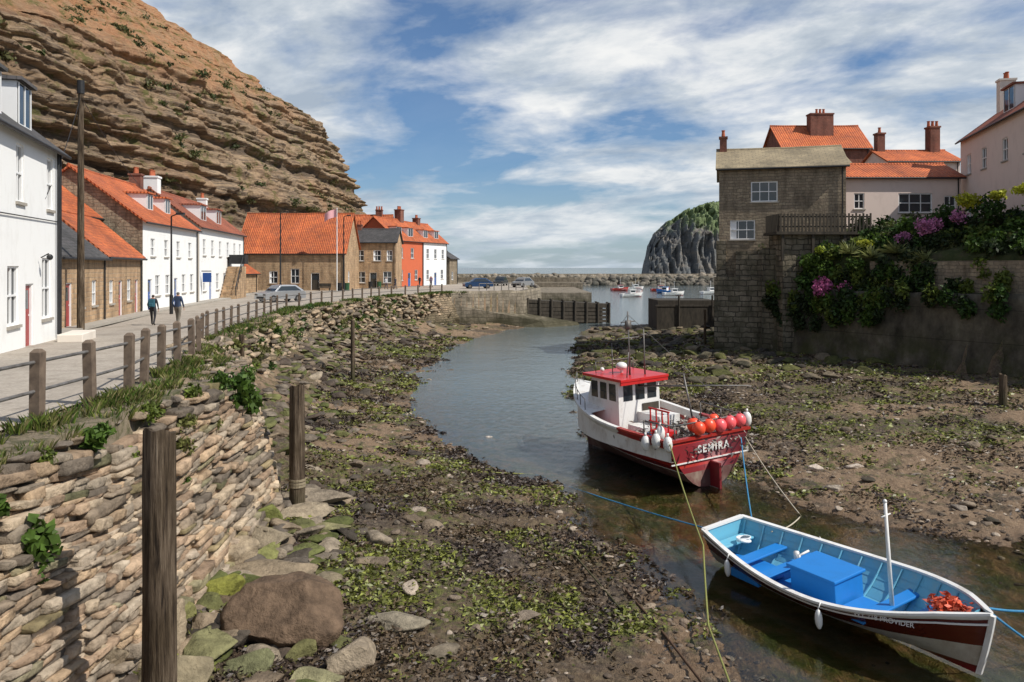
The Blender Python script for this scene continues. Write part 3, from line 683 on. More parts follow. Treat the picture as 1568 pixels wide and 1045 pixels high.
s=MB();s.box(5.9,-1.0,-.6,9.55,-.003,-.1,0);s.box(4.3,-1.6,-.6,5.88,-.003,-.12,0);s.box(4.2,-2.3,-.6,5.9,-1.603,-.28,0);s.box(7.2,-1.25,-.1,9.5,-.4,.3,0);s.obj('steps',[mCream],E,bevel=.03)
s=MB()
s.cyl((6.35,-.1,3.1),(6.35,-.35,3.25),.02);s.sph((6.35,-.38,3.12),.11,8)
s.cyl((.2,-.06,4.4),(8.9,-.06,4.5),.02);s.cyl((8.75,-.1,.2),(8.75,-.1,7.1),.05);s.obj('wall_fittings',[mDark],E)
house_('stone_cottage',(-20.2,35.4),(-22.0,43),5.5,4.15,7.6,9.9,mSand,mSlate,front=[(1.2,.05,.95,2.1,'d'),(3.1,.9,.9,1.3),(5.4,.9,.9,1.3)],left=[(2,1,.9,1.2)],door=mRedF,chim=[(7.3,2.75,.6,.6,.5,1)])
house_('stone_cottage',(-22.05,43.1),(-24,51.5),5.5,4.1,7.7,10.1,mSand,mTile,front=[(1.0,.9,.9,1.3),(3.0,.05,.9,2.1,'d'),(5.0,.9,1.0,1.3),(7,.05,.9,2.1,'d')],door=mRedF)
house_('white_pantile_house',(-24.2,52.2),(-25.9,65.5),9,4.07,10.1,13.5,mWhite,mTile,
 front=[(1,.05,.9,2.1,'d'),(2.6,1,1,1.4),(4.9,1,1,1.4),(7,.05,.9,2.1,'d'),(9,1,1,1.4),(11.3,1,1,1.4),(1.6,3.7,.9,1.2),(4.6,3.7,.9,1.2),(7.6,3.7,.9,1.2),(10.8,3.7,.9,1.2)],
 left=[],gm=mStone,chim=[(12.6,4.5,.7,.9,.9,2)],dorm=[(5,1.3,1.2,1),(9.2,1.3,1.2,1)])
house_('pantile_house',(-26.1,44.5),(-26.9,51.9),7,4.07,10.3,13.2,mStone,mTile,front=[(2,4.3,.9,1.2)],chim=[(.6,4,.7,.9,.6,2)],gm=mStone)
E=house_('white_pub',(-26.5,67.5),(-29,86),8,4.06,10.5,13.6,mWhite,mTileD,
 front=[(1.2,.9,1.0,1.5),(3.5,.05,1,2.1,'d'),(6,.9,1.2,1.5),(9,.9,1,1.5),(12,.05,1,2.1,'d'),(15,.9,1.2,1.5),(1.2,4,1.0,1.4),(4.2,4,1.0,1.4),(7.2,4,1,1.4),(10.5,4,1,1.4),(13.6,4,1,1.4),(16.3,4,1,1.4)],
 left=[(2,4,.8,1.2)],gm=mCream,chim=[(.7,4,1.0,1.1,1.0,3),(17.6,4,.7,.9,.6,2)],dorm=[(4,2.0,1.4,.7),(10,2.0,1.4,.7)],door=mBlueF,chm=mWhite)
s=MB()
for i in range(10): s.box(7.2+i*.34,-1.5,0,7.2+(i+1)*.34-.003,-.1,.3*(i+1),0)
s.box(10.62,-1.5,0,12.2,-.1,3.05,0);s.cyl((7.2,-1.5,1.0),(10.6,-1.5,4.0),.05,m=1)
for i in range(6): s.cyl((7.3+i*.65,-1.5,.3+.55*i),(7.3+i*.65,-1.5,1.1+.57*i),.04,m=1)
s.box(10.6,-1.7,3.3,12.3,-.2,4.2,1)
s.obj('outside_stair',[mSand,mDark],E)
s=MB();s.box(.3,-.9,2.6,.36,-.1,2.68,0);s.box(.28,-.9,1.7,.38,-.2,2.5,1);s.obj('hanging_sign',[mDark,mBlueF],E)
house_('stone_building',(-35.6,103),(-21.6,103),10,4.05,8.95,14.2,mSand,mTile,front=[(7,.9,1.1,1.9,'w'),(1.5,.9,1.1,1.6),(9.6,.05,1.1,2.2,'d'),(4.2,.9,1.1,1.6)],right=[(2,1,1,1.5)],door=mPlank,sill=mSand)
house_('low_outbuilding',(-33,92),(-31,97),4,4.05,6.3,7.4,mSand,mTile,front=[(1,.8,.9,1)])
house_('stone_terrace_house',(-22.6,112.5),(-16.4,112.5),6,4.05,10.6,12.5,mSand,mSlate,front=[(.6,3.9,1.1,1.5),(3.0,3.9,1.1,1.5),(.6,.8,1.3,1.6),(2.5,.05,1,2.2,'d'),(4.4,.8,1.2,1.6),(4.9,3.9,.8,1.5)],chim=[(.5,3,.7,.8,.6,2)],door=mPlank)
house_('red_house',(-17.3,119),(-14.3,128),7.5,4.05,11.2,14.6,mRed,mTile,front=[(1.2,4.4,1.1,1.6),(5,4.4,1.1,1.6),(1.2,1,1.1,1.6),(4.0,.05,1,2.1,'d'),(6.4,1,1.1,1.6)],left=[(2,4.5,1,1.4),(4.8,1,1,1.4)],chim=[(8.5,3.75,1.2,1.1,1.6,3)],dorm=[(1.3,1.8,1.4,.6),(5.3,1.8,1.4,.6)])
house_('white_harbour_house',(-14.2,128.3),(-11.2,137),7.5,4.05,11.2,14.4,mWhite,mTile,front=[(1,4.4,1,1.6),(4,4.4,1,1.6),(7,4.4,1,1.6),(1,1,1,1.6),(4,.05,1,2.1,'d'),(6.6,1,1.1,1.6)],chim=[(5,3.75,1.,1,.8,2)],dorm=[(1.3,1.6,1.3,.6),(5.5,1.6,1.3,.6)])
house_('brick_house',(-27,122),(-19,122),8,4.05,12.0,15.2,mBrick,mTile,front=[(2,5,1,1.4)],chim=[(6,4,1,1,.8,3)])
house_('stone_shed',(-10.9,139),(-9.8,143),4,4.05,8.6,9.8,mStone,mSlate,front=[(1,.8,1,1.4)])
# ---- right-hand side
E=house_('stone_harbour_house',(15.6,60),(24.2,57.7),8.5,2.0,14.4,16.3,mStone,mSlab,front=[(2.3,9.9,1.9,1.5),(.8,7.1,1.8,1.45)],skirt=3,chim=[(.3,4,.55,.6,1.0,1)],sill=mKerb)
s=MB()
s.box(-.35,-1.3,-3,3.6,-.004,4.3,0);s.box(3.0,-2.0,-3,6.2,-1.31,6.4,0);s.box(1.2,-.9,4.31,3.1,-.004,6.2,0);s.box(-.2,-.35,4.31,.5,-.004,7.0,0);s.obj('buttress',[mStoneD],E)
house_('stone_rear_house',(25.2,63.5),(27.9,63.5),7,4,14.2,16.35,mStone,mSlab,skirt=0,ov=.1)
house_('pantile_house',(28.9,85),(38.2,85),7,6,19.8,22.6,mBrick,mTile,chim=[(4.9,2.4,2.5,1.2,1.1,3)])
house_('pink_bungalow',(24.9,61),(34.4,61),6,9.5,13.9,15.2,mPink,mTile,front=[(4.7,1.7,2.6,1.5),(1.3,2.0,.8,1.2),(8.2,1.5,.9,1.5)],skirt=5)
house_('pantile_cottage',(34,72),(40.5,72),6,8,16.6,17.9,mPink,mTile,chim=[(.6,3,.7,.8,1.6,1),(5.6,3,.9,1.0,2.2,3)])
E=house_('pink_tall_house',(35.2,62.5),(30.9,46),9,9.5,16.9,20.3,mPink,mTileD,front=[(1.6,4.6,1.1,1.5),(5.2,4.6,1.1,1.5),(9.5,4.6,1.1,1.5),(1.6,1,1.1,1.5),(13.5,4.6,1.1,1.5)],skirt=5,
 chim=[(.6,3,.8,1.1,1.0,2),(9.0,4.6,1.6,1.1,2.2,3)],dorm=[(5.6,2.2,1.7,1.0)],chm=mCream)
quaywall('harbour_wall',[(17.3,59.6,0),(28,43,0),(36.5,30,0),(54.5,2,0)],5.5,-.3,mConc,.06,.14,.4,.7)
def sideoff(px,py,o): return (px+.845*o,py+.53*o)
base=[(17.3,59.6),(28,43),(36.5,30),(54.5,2)]
offs=[(0.2,5.35),(.9,5.6),(1.3,7.8),(3.5,9.0),(6.5,9.9),(30,10.2)]
nn_=90;V=[]
for i in range(nn_):
    t=i/(nn_-1)*3;k=min(2,int(t));f=t-k;px=base[k][0]*(1-f)+base[k+1][0]*f;py=base[k][1]*(1-f)+base[k+1][1]*f
    for j in range(26):
        q=j/25*5;a=min(4,int(q));g=q-a;o=offs[a][0]*(1-g)+offs[a+1][0]*g;zz_=offs[a][1]*(1-g)+offs[a+1][1]*g
        x,y=sideoff(px,py,o);V.append((x,y,zz_+.35*float(fbm2(np.array([x*.7]),np.array([y*.7]),3,8)[0])*(1 if 2<j<22 else .2)))
npmesh('garden_bank',V,gridfaces(nn_,26),[nmat('garden_earth',[(.025,.035,.012),(.045,.055,.018),(.07,.06,.035)],1.5,.95,.9,.08,5)],smooth=True)
s=MB();s.box(18.9,55.6,-.3,25.0,58.6,9.5,0);s.obj('terrace_base',[mStoneD])
s=MB()
a=Vector(sideoff(29.6,40.6,1.2)+(0,));b_=Vector(sideoff(38.5,27,1.2)+(0,));d=(b_-a);M=Matrix.Translation(a)@Matrix.Rotation(math.atan2(d.y,d.x),4,'Z')
s.box(0,-.2,5.2,d.length,.2,8.6,0,M)
a=Vector(sideoff(22.5,51.3,1.1)+(0,));b_=Vector(sideoff(29.4,40.9,1.1)+(0,));d=(b_-a);M=Matrix.Translation(a)@Matrix.Rotation(math.atan2(d.y,d.x),4,'Z')
s.box(0,-.2,5.2,d.length,.2,7.4,0,M);s.obj('garden_wall',[mStone])
s=MB()
for i in range(26):
    x=18.6+i*.25;s.box(x,55.3,9.5,x+.12,55.35,10.75+.04*math.sin(i*3.1),0)
s.box(18.5,55.36,9.8,25.0,55.43,9.9);s.box(18.5,55.36,10.5,25.0,55.43,10.6)
for i in range(12):
    y=55.4+i*.25;s.box(18.55,y,9.5,18.6,y+.12,10.75,0)
s.box(18.3,55.1,9.3,25.1,58.0,9.498)
for x in(18.7,20.8,23,24.9): s.box(x,55.2,7.5,x+.18,55.38,9.3)
s.obj('wooden_balcony',[mPlank])
s=MB()
for i in range(60):
    t=i/59;px,py=sideoff(27.5+8*t,44-12*t,3.6);s.box(px-.04,py-.04,8.8,px+.04,py+.04,10.9+.15*random.random())
s.obj('garden_fence',[mPlank])
s=MB();s.box(15.4,84,-2,21.5,90,3.55,0);s.box(15.2,83.6,-2,21.5,83.99,2.9,0);s.box(15.1,83.55,2.9,21.5,84.1,3.05)
for x in(17.5,21): s.cyl((x,83.5,-1),(x,83.5,4.1),.1)
s.obj('timber_quay',[mPlank])
s=MB()
s.prism([(1.6,97,2.75),(12.5,101,2.0),(12.5,103.5,2.0),(1.6,99.5,2.75)],[(1.6,97,3.1),(12.5,101,2.35),(12.5,103.5,2.35),(1.6,99.5,3.1)])
for i in range(8):
    t=i/7;x=1.9+10.4*t;y=97.05+3.8*t;zt=3.3-.75*t
    s.cyl((x,y,-2),(x,y,zt),.17);s.cyl((x,y+2.3,-2),(x,y+2.3,zt),.16)
for k in range(5):
    z=.35+k*.46;e_=12.3;s.prism([(1.6,97.0,z),(e_,97+.367*(e_-1.6),z-.3),(e_,97.07+.367*(e_-1.6),z-.3),(1.6,97.07,z)],[(1.6,97.0,z+.42),(e_,97+.367*(e_-1.6),z+.06),(e_,97.07+.367*(e_-1.6),z+.06),(1.6,97.07,z+.42)])
s.prism([(1.6,97.5,-2),(11.5,101.1,-2),(11.5,102,-2),(1.6,99.5,-2)],[(1.6,97.5,2.7),(11.5,101.1,2.0),(11.5,102,2.0),(1.6,99.5,2.7)])
s.obj('timber_jetty',[mPlank])
s=MB();s.prism([(-3,93.0,-1),(4.5,92.0,-1),(9,97.3,-1),(1.5,95.6,-1)],[(-3,93.0,1.9),(3.5,94.0,.7),(8,97.2,.35),(1.5,95.6,1.5)])
s.prism([(-7,90.9,-1),(-3,91.6,-1),(-3,93.0,-1),(-7,91.6,-1)],[(-7,90.9,2.9),(-3,91.9,1.95),(-3,93.0,1.95),(-7,91.6,2.9)]);s.obj('slipway',[mQuay])
# ---------------------------------------------------------------- cliff
def cliff():
    pr=[(0,3),(1.8,12),(4.2,20),(8,27),(10.5,32),(13.5,38),(17,43),(23,47.5),(32,52.5),(42,60),(52,67),(66,77),(95,92),(150,105)]
    dsum=[0]
    for i in range(len(pr)-1): dsum.append(dsum[-1]+math.hypot(pr[i+1][0]-pr[i][0],pr[i+1][1]-pr[i][1]))
    nt_=520;t=np.concatenate([np.linspace(0,dsum[-3],nt_-40),np.linspace(dsum[-3]+1,dsum[-1],40)])
    D=np.interp(t,dsum,[a for a,_ in pr]);Z=np.interp(t,dsum,[b for _,b in pr])
    base=[(-47,20),(-43,60),(-40,100),(-36.5,140),(-33,180),(-31.5,200),(-31.5,206)]
    bs=[0]
    for i in range(len(base)-1): bs.append(bs[-1]+math.hypot(base[i+1][0]-base[i][0],base[i+1][1]-base[i][1]))
    ns=620;s=np.linspace(0,bs[-1],ns);bx=np.interp(s,bs,[a for a,_ in base]);by=np.interp(s,bs,[b for _,b in base])
    tx=np.gradient(bx);ty=np.gradient(by)
    l=np.hypot(tx,ty);nx,ny=ty/l,-tx/l
    sc=np.interp(by,[20,60,140,200],[.78,.8,.93,1.0])
    ZZ=(Z[:,None]-3)*sc[None,:]+3
    DD=np.repeat(D[:,None],ns,1);SS=np.repeat(s[None,:],len(t),0)
    w=2.2*fbm2(SS*.045,ZZ*.05,3,14)
    zz=ZZ+w*.5+SS*.012
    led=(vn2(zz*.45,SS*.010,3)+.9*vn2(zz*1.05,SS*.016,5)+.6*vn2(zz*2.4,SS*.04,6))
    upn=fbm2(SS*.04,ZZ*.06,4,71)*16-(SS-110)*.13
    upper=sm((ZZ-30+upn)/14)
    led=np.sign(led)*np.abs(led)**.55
    gul=np.abs(fbm2(SS*.10+ZZ*.02,ZZ*.03,4,33))*3.2
    blk=np.round(fbm2(SS*.35,zz*.5,3,44)*3)/3*.9
    o=(led*1.15+blk)*(1-.66*upper)+fbm2(SS*.5,ZZ*.5,5,55)*1.0+gul*(.5+.5*upper)-1.
    o*=sm((ZZ-3)/6)
    PX=bx[None,:]-DD+nx[None,:]*o
    PY=by[None,:]+ny[None,:]*o*.7+fbm2(ZZ*.35,ZZ*.1,4,61)*2.5*sm((SS-150)/30)
    PZ=ZZ+fbm2(SS*.3,DD*.3,4,66)*.7+upper*fbm2(SS*.12,DD*.15,4,68)*1.6
    return PX,PY,PZ,SS,upper,led*(1-.5*upper)
PX,PY,PZ,SS,UP,LD=cliff()
m,nt,b=newmat('cliff_strata');p=coord(nt,'Position')
UPa=nd(nt,'ShaderNodeAttribute',attribute_name='upper').outputs['Fac'];LDa=nd(nt,'ShaderNodeAttribute',attribute_name='bed').outputs['Fac']
band=noise(nt,coord(nt,'Position',(.03,.03,.6)),1.5,8,.7);big=noise(nt,p,.05,6,.6);fine=noise(nt,p,.9,8,.72);tuft=noise(nt,p,.20,8,.72);scree=noise(nt,coord(nt,'Position',(1,1,.35)),.35,8,.7)
soil=ramp(nt,fine,[(.3,(.24,.10,.045)),(.5,(.45,.21,.10)),(.68,(.57,.33,.18))])
soil=mixc(nt,ramp(nt,scree,[(.44,0),(.60,.75)]),soil,(.36,.24,.14))
rock=ramp(nt,band,[(.30,(.08,.063,.05)),(.40,(.38,.265,.165)),(.47,(.16,.125,.095)),(.53,(.46,.33,.21)),(.60,(.12,.095,.075)),(.70,(.46,.34,.22))])
rock=mixc(nt,ramp(nt,big,[(.42,0),(.62,.45)]),rock,(.42,.22,.11))
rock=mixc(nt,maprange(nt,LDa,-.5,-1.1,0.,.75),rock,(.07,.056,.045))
upf=mth(nt,'ADD',UPa,mth(nt,'MULTIPLY',mth(nt,'SUBTRACT',fine,.5),.9),True)
c=mixc(nt,mth(nt,'MULTIPLY',upf,.72),rock,soil)
gf=mth(nt,'MULTIPLY',ramp(nt,tuft,[(.52,0),(.60,.85)]),ramp(nt,fine,[(.42,0),(.52,1)]))
c=mixc(nt,gf,c,(.12,.125,.04))
nt.links.new(c,b.inputs['Base Color']);b.inputs['Roughness'].default_value=.95;b.inputs['Specular IOR Level'].default_value=.1
bump(nt,b,mth(nt,'ADD',band,mth(nt,'ADD',fine,scree)),1.,.9)
nr,nc=PX.shape
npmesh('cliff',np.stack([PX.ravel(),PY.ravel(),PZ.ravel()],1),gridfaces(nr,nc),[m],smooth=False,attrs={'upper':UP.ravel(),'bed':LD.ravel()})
P=[];C=[]
for k in range(900):
    i=random.randint(60,nr-60);j=random.randint(20,nc-60)
    if vn2(np.array([i*.025]),np.array([j*.025]),9)[0]<.0: continue
    r=random.uniform(.25,1.2);q=np.array([PX[i,j],PY[i,j],PZ[i,j]]);nn=int(90*r)
    pts=q+rng.normal(size=(nn,3))*np.array([r,r,r*.45])*.6;P.append(pts)
    C.append(np.array(random.choice([(.07,.085,.025),(.11,.11,.04),(.05,.065,.02),(.16,.14,.06)]))*rng.uniform(.5,1.5,(nn,1)))
flakes('cliff_shrubs',np.concatenate(P),.32,np.concatenate(C),mLeaf,1,1.5)
# headland
u=np.linspace(0,1,260);v=np.linspace(0,1,150)
U_,V_=np.meshgrid(u,v)
rx=U_*170;Xh=101+rx+V_*12
hh=np.interp(rx,[0,1.5,5,10,20,35,54,80,170],[0,12,27,37,46,56,62,66,70])*1.03
face=np.interp(V_,[0,.25,.5,.7,1],[0,.55,.85,.97,1.])
rg=np.abs(fbm2(U_*28,V_*5,5,3))
Yh=600+V_*90-14*np.sin(U_*9)*U_*3+rg*22
Zh=-2+hh*face+(fbm2(U_*40,V_*26,5,4)*4-rg*5)*np.clip(hh/20,0,1)*np.clip(1.6-V_,0,1)
m,nt,b=newmat('headland_rock');p=coord(nt,'Position')
f=noise(nt,coord(nt,'Position',(.35,.35,1)),.16,9,.75);f2=noise(nt,p,.05,6,.6)
rk=ramp(nt,f,[(.35,(.09,.10,.105)),(.5,(.155,.155,.15)),(.65,(.23,.20,.165))])
gz=maprange(nt,mth(nt,'ADD',posz(nt),mth(nt,'MULTIPLY',mth(nt,'SUBTRACT',f2,.5),60)),36,46)
c=mixc(nt,gz,rk,(.16,.21,.09))
nt.links.new(c,b.inputs['Base Color']);b.inputs['Roughness'].default_value=.95
bump(nt,b,f,1,5.)
npmesh('headland',np.stack([Xh.ravel(),Yh.ravel(),Zh.ravel()],1),gridfaces(150,260),[m],smooth=False)
def breakwater(name,x0,x1,y,zt,w,col):
    s=MB();s.prism([(x0,y-w,-2),(x0,y-w*.35,zt),(x0,y+w*.35,zt),(x0,y+w,-2)],[(x1,y-w+4,-2),(x1,y-w*.35+4,zt),(x1,y+w*.35+4,zt),(x1,y+w+4,-2)]);o=s.obj(name,[mQuay])
    it=[]
    for k in range(int((x1-x0)*3.2)):
        x=random.uniform(x0,x1);t=random.random();r=random.uniform(.8,1.7)
        it.append((x,y-w*(1-.6*t)+4*(x-x0)/(x1-x0),-.3+zt*t*.85,r*1.2,r,r*.8,random.random()*6,random.uniform(-.4,.4),pal(col)))
    rocks('armour_rocks',it,I2,parent=o)
breakwater('breakwater',22,104,318,3.6,6,[(.12,.105,.085),(.17,.15,.12),(.08,.075,.06)])
breakwater('breakwater',-40,140,335,4.4,4,[(.26,.22,.17),(.2,.175,.14)])
s=MB();s.box(-26,180,-2,16,188,3.6,0);s.box(-26,187,3.6,16,188.2,4.7,0);s.box(4,140,-2,14,180,2.6);s.obj('sea_wall',[mQuay])
# ---------------------------------------------------------------- poles, lamps
s=MB();s.cyl((-19.6,36.2,3.8),(-19.6,36.2,15.2),.17,.12,12);s.box(-20.2,36.1,14.6,-19.0,36.2,14.7)
s=s.obj('telegraph_pole',[mWood]);b_=MB();b_.cyl((-19.6,36.2,14.9),(-19.6,36.2,15.5),.16,n=10);b_.obj('pole_cap',[mDark],s)
def lamp(x,y,h,name='street_lamp',r=.08):
    s=MB();z=zr(y);s.cyl((x,y,z),(x,y,z+1.2),r*1.5);s.cyl((x,y,z+1.2),(x,y,z+h),r,r*.6);s.cyl((x,y,z+h),(x+.5,y-.2,z+h+.15),.04);s.box(x+.4,y-.3,z+h+.08,x+.9,y-.05,z+h+.22)
    s.obj(name,[mDark])
lamp(-21.6,50.5,6.2);lamp(-25.0,86,8.8,r=.1);lamp(-20.7,98,9.2,r=.1)
s=MB();s.cyl((-22.2,101,4),(-22.2,101,14.6),.07,.045);s.obj('flagpole',[mFrame])
V=[]
for i in range(9):
    for j in range(5): V.append((-22.2-i*.2,101+.12*math.sin(i*.9),13.4+j*.25-.01*i*i))
npmesh('flag',V,gridfaces(9,5),[paint('flag_cloth',(.75,.4,.42),.8,.1)])
def rope(name,pts,r,mat,sag=0,n=24,parent=None):
    cu=bpy.data.curves.new(name,'CURVE');cu.dimensions='3D';cu.bevel_depth=r;cu.bevel_resolution=2;cu.use_fill_caps=True
    out=[]
    for i in range(len(pts)-1):
        a=Vector(pts[i]);b=Vector(pts[i+1])
        for k in range(n+(i==len(pts)-2)):
            t=k/n;q=a.lerp(b,t);q.z-=sag*4*t*(1-t);out.append(q)
    sp=cu.splines.new('POLY');sp.points.add(len(out)-1)
    for i,q in enumerate(out): sp.points[i].co=(q.x,q.y,q.z,1)
    cu.materials.append(mat);o=bpy.data.objects.new(name,cu);COL.objects.link(o)
    if parent:o.parent=parent
    return o
rope('overhead_wire',[(-17,29,9.5),(-19.6,36.2,14.8),(-24,52,12)],.015,mDark,.3)
# ---------------------------------------------------------------- boats
def hull(E,L,B,sheer,rows,mats,matidx,stem=.35,lap=0,fine=lambda t:.35+.75*t*t,ns=34,stemrake=.12,tmat=None):
    V=[];F=[];MI=[];hs=[]
    for k in range(len(rows)-1):
        hs.append((rows[k],lap));hs.append((rows[k+1],0.))
    hs=hs if lap else [(r,0) for r in rows]
    nr=len(hs);mid=lambda k:matidx[min(len(matidx)-1,(k//2 if lap else k))]
    for side in(1,-1):
        b0=len(V)
        for i in range(ns+1):
            tt=i/ns
            for (h,o) in hs:
                z=h*sheer(tt)
                y=B(tt)*max(h,0)**fine(tt)+(o if B(tt)>.05 else 0)
                if h==0:y=0.03
                V.append((L*tt-(1-h)**1.5*stem*tt**4+stemrake*h*tt**3,side*y,z))
        for i in range(ns):
            for k in range(nr-1):
                a=b0+i*nr+k;q=[a,a+1,a+nr+1,a+nr]
                if side==1:q=q[::-1]
                F.append(q);MI.append(mid(k))
    n0=(ns+1)*nr
    for k in range(nr-1):
        F.append([k,n0+k,n0+k+1,k+1]);MI.append(tmat[min(k,len(tmat)-1)] if tmat else mid(k))
    return npmesh('hull',V,F,mats,E,smooth=False,mi=MI)
mHullRed=paint('hull_red_paint',(.34,.022,.016),.35,.45,(.10,.03,.025),1.6)
mHullDk=paint('hull_dark_red',(.16,.013,.017),.35,.3,(.06,.02,.02),1.6)
mHullWh=paint('hull_white_paint',(.72,.71,.68),.45,.6,(.30,.22,.15),2.2)
mAnti=paint('antifouling',(.085,.03,.023),.8,1.,(.20,.16,.12),1.5)
mMaroon=paint('varnished_maroon',(.15,.03,.02),.22,.25,(.05,.02,.015),2.5)
mBlue=paint('boat_blue',(.015,.19,.55),.45,.3,(.02,.10,.25),2.5)
mLBlue=paint('boat_light_blue',(.14,.42,.56),.5,.6,(.30,.38,.36),3.5)
mOr=paint('buoy_orange',(.85,.09,.035),.35,.25,(.4,.05,.03),4);mPk=paint('buoy_pink',(.85,.12,.13),.35,.25,(.5,.05,.05),4)
mRedB=paint('bright_red_paint',(.55,.02,.02),.35,.25)
mDeck=nmat('boat_deck',[(.16,.14,.12),(.28,.25,.22)],4,.8,.4)
hd=math.atan2(5.3,-2.9)
E=empty('fishing_boat',(6.4,25.6,-.04),hd,rx=math.radians(-2.5));E.scale=(1.07,1.07,1.07)
L0=7.0
Bf=lambda t:1.72*(min(1,.92+.35*t))*(1-max(0,(t-.42)/.58)**2.3)
Sf=lambda t:1.52+.15*t+.95*max(0,t-.35)**1.6*1.3
rows=[0,.06,.14,.24,.36,.47,.60,.72,.84,.93,1.0]
hull(E,L0,Bf,Sf,rows,[mAnti,mHullDk,mHullRed,mHullWh],[0,0,0,0,1,2,2,2,2,2],stem=.5,fine=lambda t:.42+.6*t*t,tmat=[0,0,0,0,1,2,1,1,1,2])
s=MB();ns=34;zdeck=.95
def bp(t,h,off=0):
    sh=Sf(t);y=max(0,Bf(t)*h**(.42+.6*t*t)+off);x=L0*t-(1-h)**1.5*.5*t**4+.12*h*t**3;return x,y,h*sh
for i in range(ns):
    t0,t1=i/ns,(i+1)/ns
    for sd in(1,-1):
        a=bp(t0,1,.05);b=bp(t1,1,.05);c=bp(t1,1,-.1);d=bp(t0,1,-.1)
        A=[(a[0],sd*a[1],a[2]),(b[0],sd*b[1],b[2]),(c[0],sd*c[1],c[2]),(d[0],sd*d[1],d[2])];B_=[(q[0],q[1],q[2]+.07) for q in A]
        s.prism(A,B_,0 if t0<.3 else 1)
        s.face([(d[0],sd*d[1],d[2]),(c[0],sd*c[1],c[2]),(c[0],sd*c[1],zdeck),(d[0],sd*d[1],zdeck)],2)
        if t0>.30:
            f0=.995-.24*min(1,(t0-.30)/.12);f1=.995-.24*min(1,(t1-.30)/.12)
            p=[bp(t0,f0,.012),bp(t1,f1,.012),bp(t1,.995,.012),bp(t0,.995,.012)]
            s.face([(q[0],sd*q[1],q[2]) for q in p],1)
        p=[bp(t0,.70,.01),bp(t1,.70,.01),bp(t1,.70,.07),bp(t0,.70,.07)]
        P0=[(q[0],sd*q[1],q[2]) for q in p];s.prism(P0,[(q[0],q[1],q[2]+.05) for q in P0],4)
        p=[bp(t0,.365,.006),bp(t1,.365,.006),bp(t1,.385,.006),bp(t0,.385,.006)];s.face([(q[0],sd*q[1],q[2]) for q in p],1)
    a=bp(t0,1,-.1);b=bp(t1,1,-.1);s.face([(a[0],a[1],zdeck),(a[0],-a[1],zdeck),(b[0],-b[1],zdeck),(b[0],b[1],zdeck)],3)
a=bp(0,1,.04);s.box(-.06,-a[1],Sf(0),.10,a[1],Sf(0)+.075,0)
s.box(-.05,-a[1]*.93,.86,-.01,a[1]*.93,.89,1)
s.box(-.35,-.06,-.1,6.2,.06,.05,3);s.box(-.42,-.04,.0,-.02,.04,.8,4)
s.obj('bulwarks_and_deck',[mHullRed,mHullWh,mHullWh,mDeck,mHullDk],E)
s=MB()
for i in range(20,34):
    t0,t1=i/ns,(i+1)/ns
    a=bp(t0,1,-.02);b=bp(t1,1,-.02)
    s.face([(a[0],a[1],a[2]),(a[0],0,a[2]+.12),(b[0],0,b[2]+.12),(b[0],b[1],b[2])],0);s.face([(a[0],0,a[2]+.12),(a[0],-a[1],a[2]),(b[0],-b[1],b[2]),(b[0],0,b[2]+.12)],0)
s.obj('foredeck',[mHullWh],E)
s=MB()
wx0,wx1,wy,wz0,wz1=3.35,5.15,.86,.95,2.85
prof=[(wx0,wz0),(wx1,wz0),(wx1+.0,2.1),(wx1-.28,wz1),(wx0,wz1)]
s.prism([(x,wy,z) for x,z in prof],[(x,-wy,z) for x,z in prof],0)
s.box(wx0-.35,-wy-.14,wz1+.002,wx1+.1,wy+.14,wz1+.09,1)
s.box(wx0-.33,-wy-.12,wz1-.11,wx0-.26,wy+.12,wz1,1)
for sd in(1,-1):
    for k in range(3):
        x=wx0+.12+k*.52;y=sd*wy
        s.box(x,min(y,y+sd*.012),2.15,x+.40,max(y,y+sd*.012),2.72,2)
        s.box(x-.04,min(y,y+sd*.02),2.1,x,max(y,y+sd*.02),2.76,0)
for k in range(3): s.box(wx0-.015,-.72+k*.5,2.15,wx0-.001,-.34+k*.5,2.7,2)
s.box(wx0-.03,-.80,1.0,wx0-.016,-.1,2.0,3)
for k in range(4):
    y=-.78+k*.41;s.face([(wx1+.012,y,2.15),(wx1+.012,y+.34,2.15),(wx1-.22,y+.34,2.75),(wx1-.22,y,2.75)],2)
s.box(2.2,-.75,.95,3.345,.1,1.75,0);s.box(2.3,.2,.95,3.1,.7,1.45,0)
s.box(1.85,.25,.96,2.15,.75,1.35,4)
s.obj('wheelhouse',[mHullWh,mRedB,mGlass,mPlank,mBlue],E,bevel=.015)
s=MB()
s.cyl((3.7,.1,wz1),(3.7,.1,5.1),.035,.025);s.cyl((3.45,-.35,wz1),(3.45,-.35,4.5),.03,.02);s.cyl((4.2,.45,wz1),(4.2,.45,4.0),.02,.015)
s.cyl((3.7,-.35,4.2),(3.7,.55,4.2),.02);s.box(3.65,.0,4.5,3.75,.2,4.8);s.cyl((3.7,-.2,4.75),(3.7,.4,4.75),.018);s.cyl((3.45,-.5,4.3),(3.45,-.2,4.3),.015)
s.cyl((3.35,0,2.6),(.2,-1.9,2.8),.035,.025);s.cyl((3.35,.5,wz1),(3.2,.5,3.8),.02)
s.cyl((1.6,-.8,1.5),(1.9,-.7,3.1),.03);s.cyl((3.7,.1,5.0),(.1,-1.2,2.0),.008);s.cyl((3.7,.1,5.0),(6.6,0,2.5),.008)
s.cyl((4.7,-.8,wz1+.1),(4.7,-.8,wz1+.5),.015);s.cyl((4.7,.8,wz1+.1),(4.7,.8,wz1+.5),.015);s.cyl((4.7,-.8,wz1+.5),(4.7,.8,wz1+.5),.015)
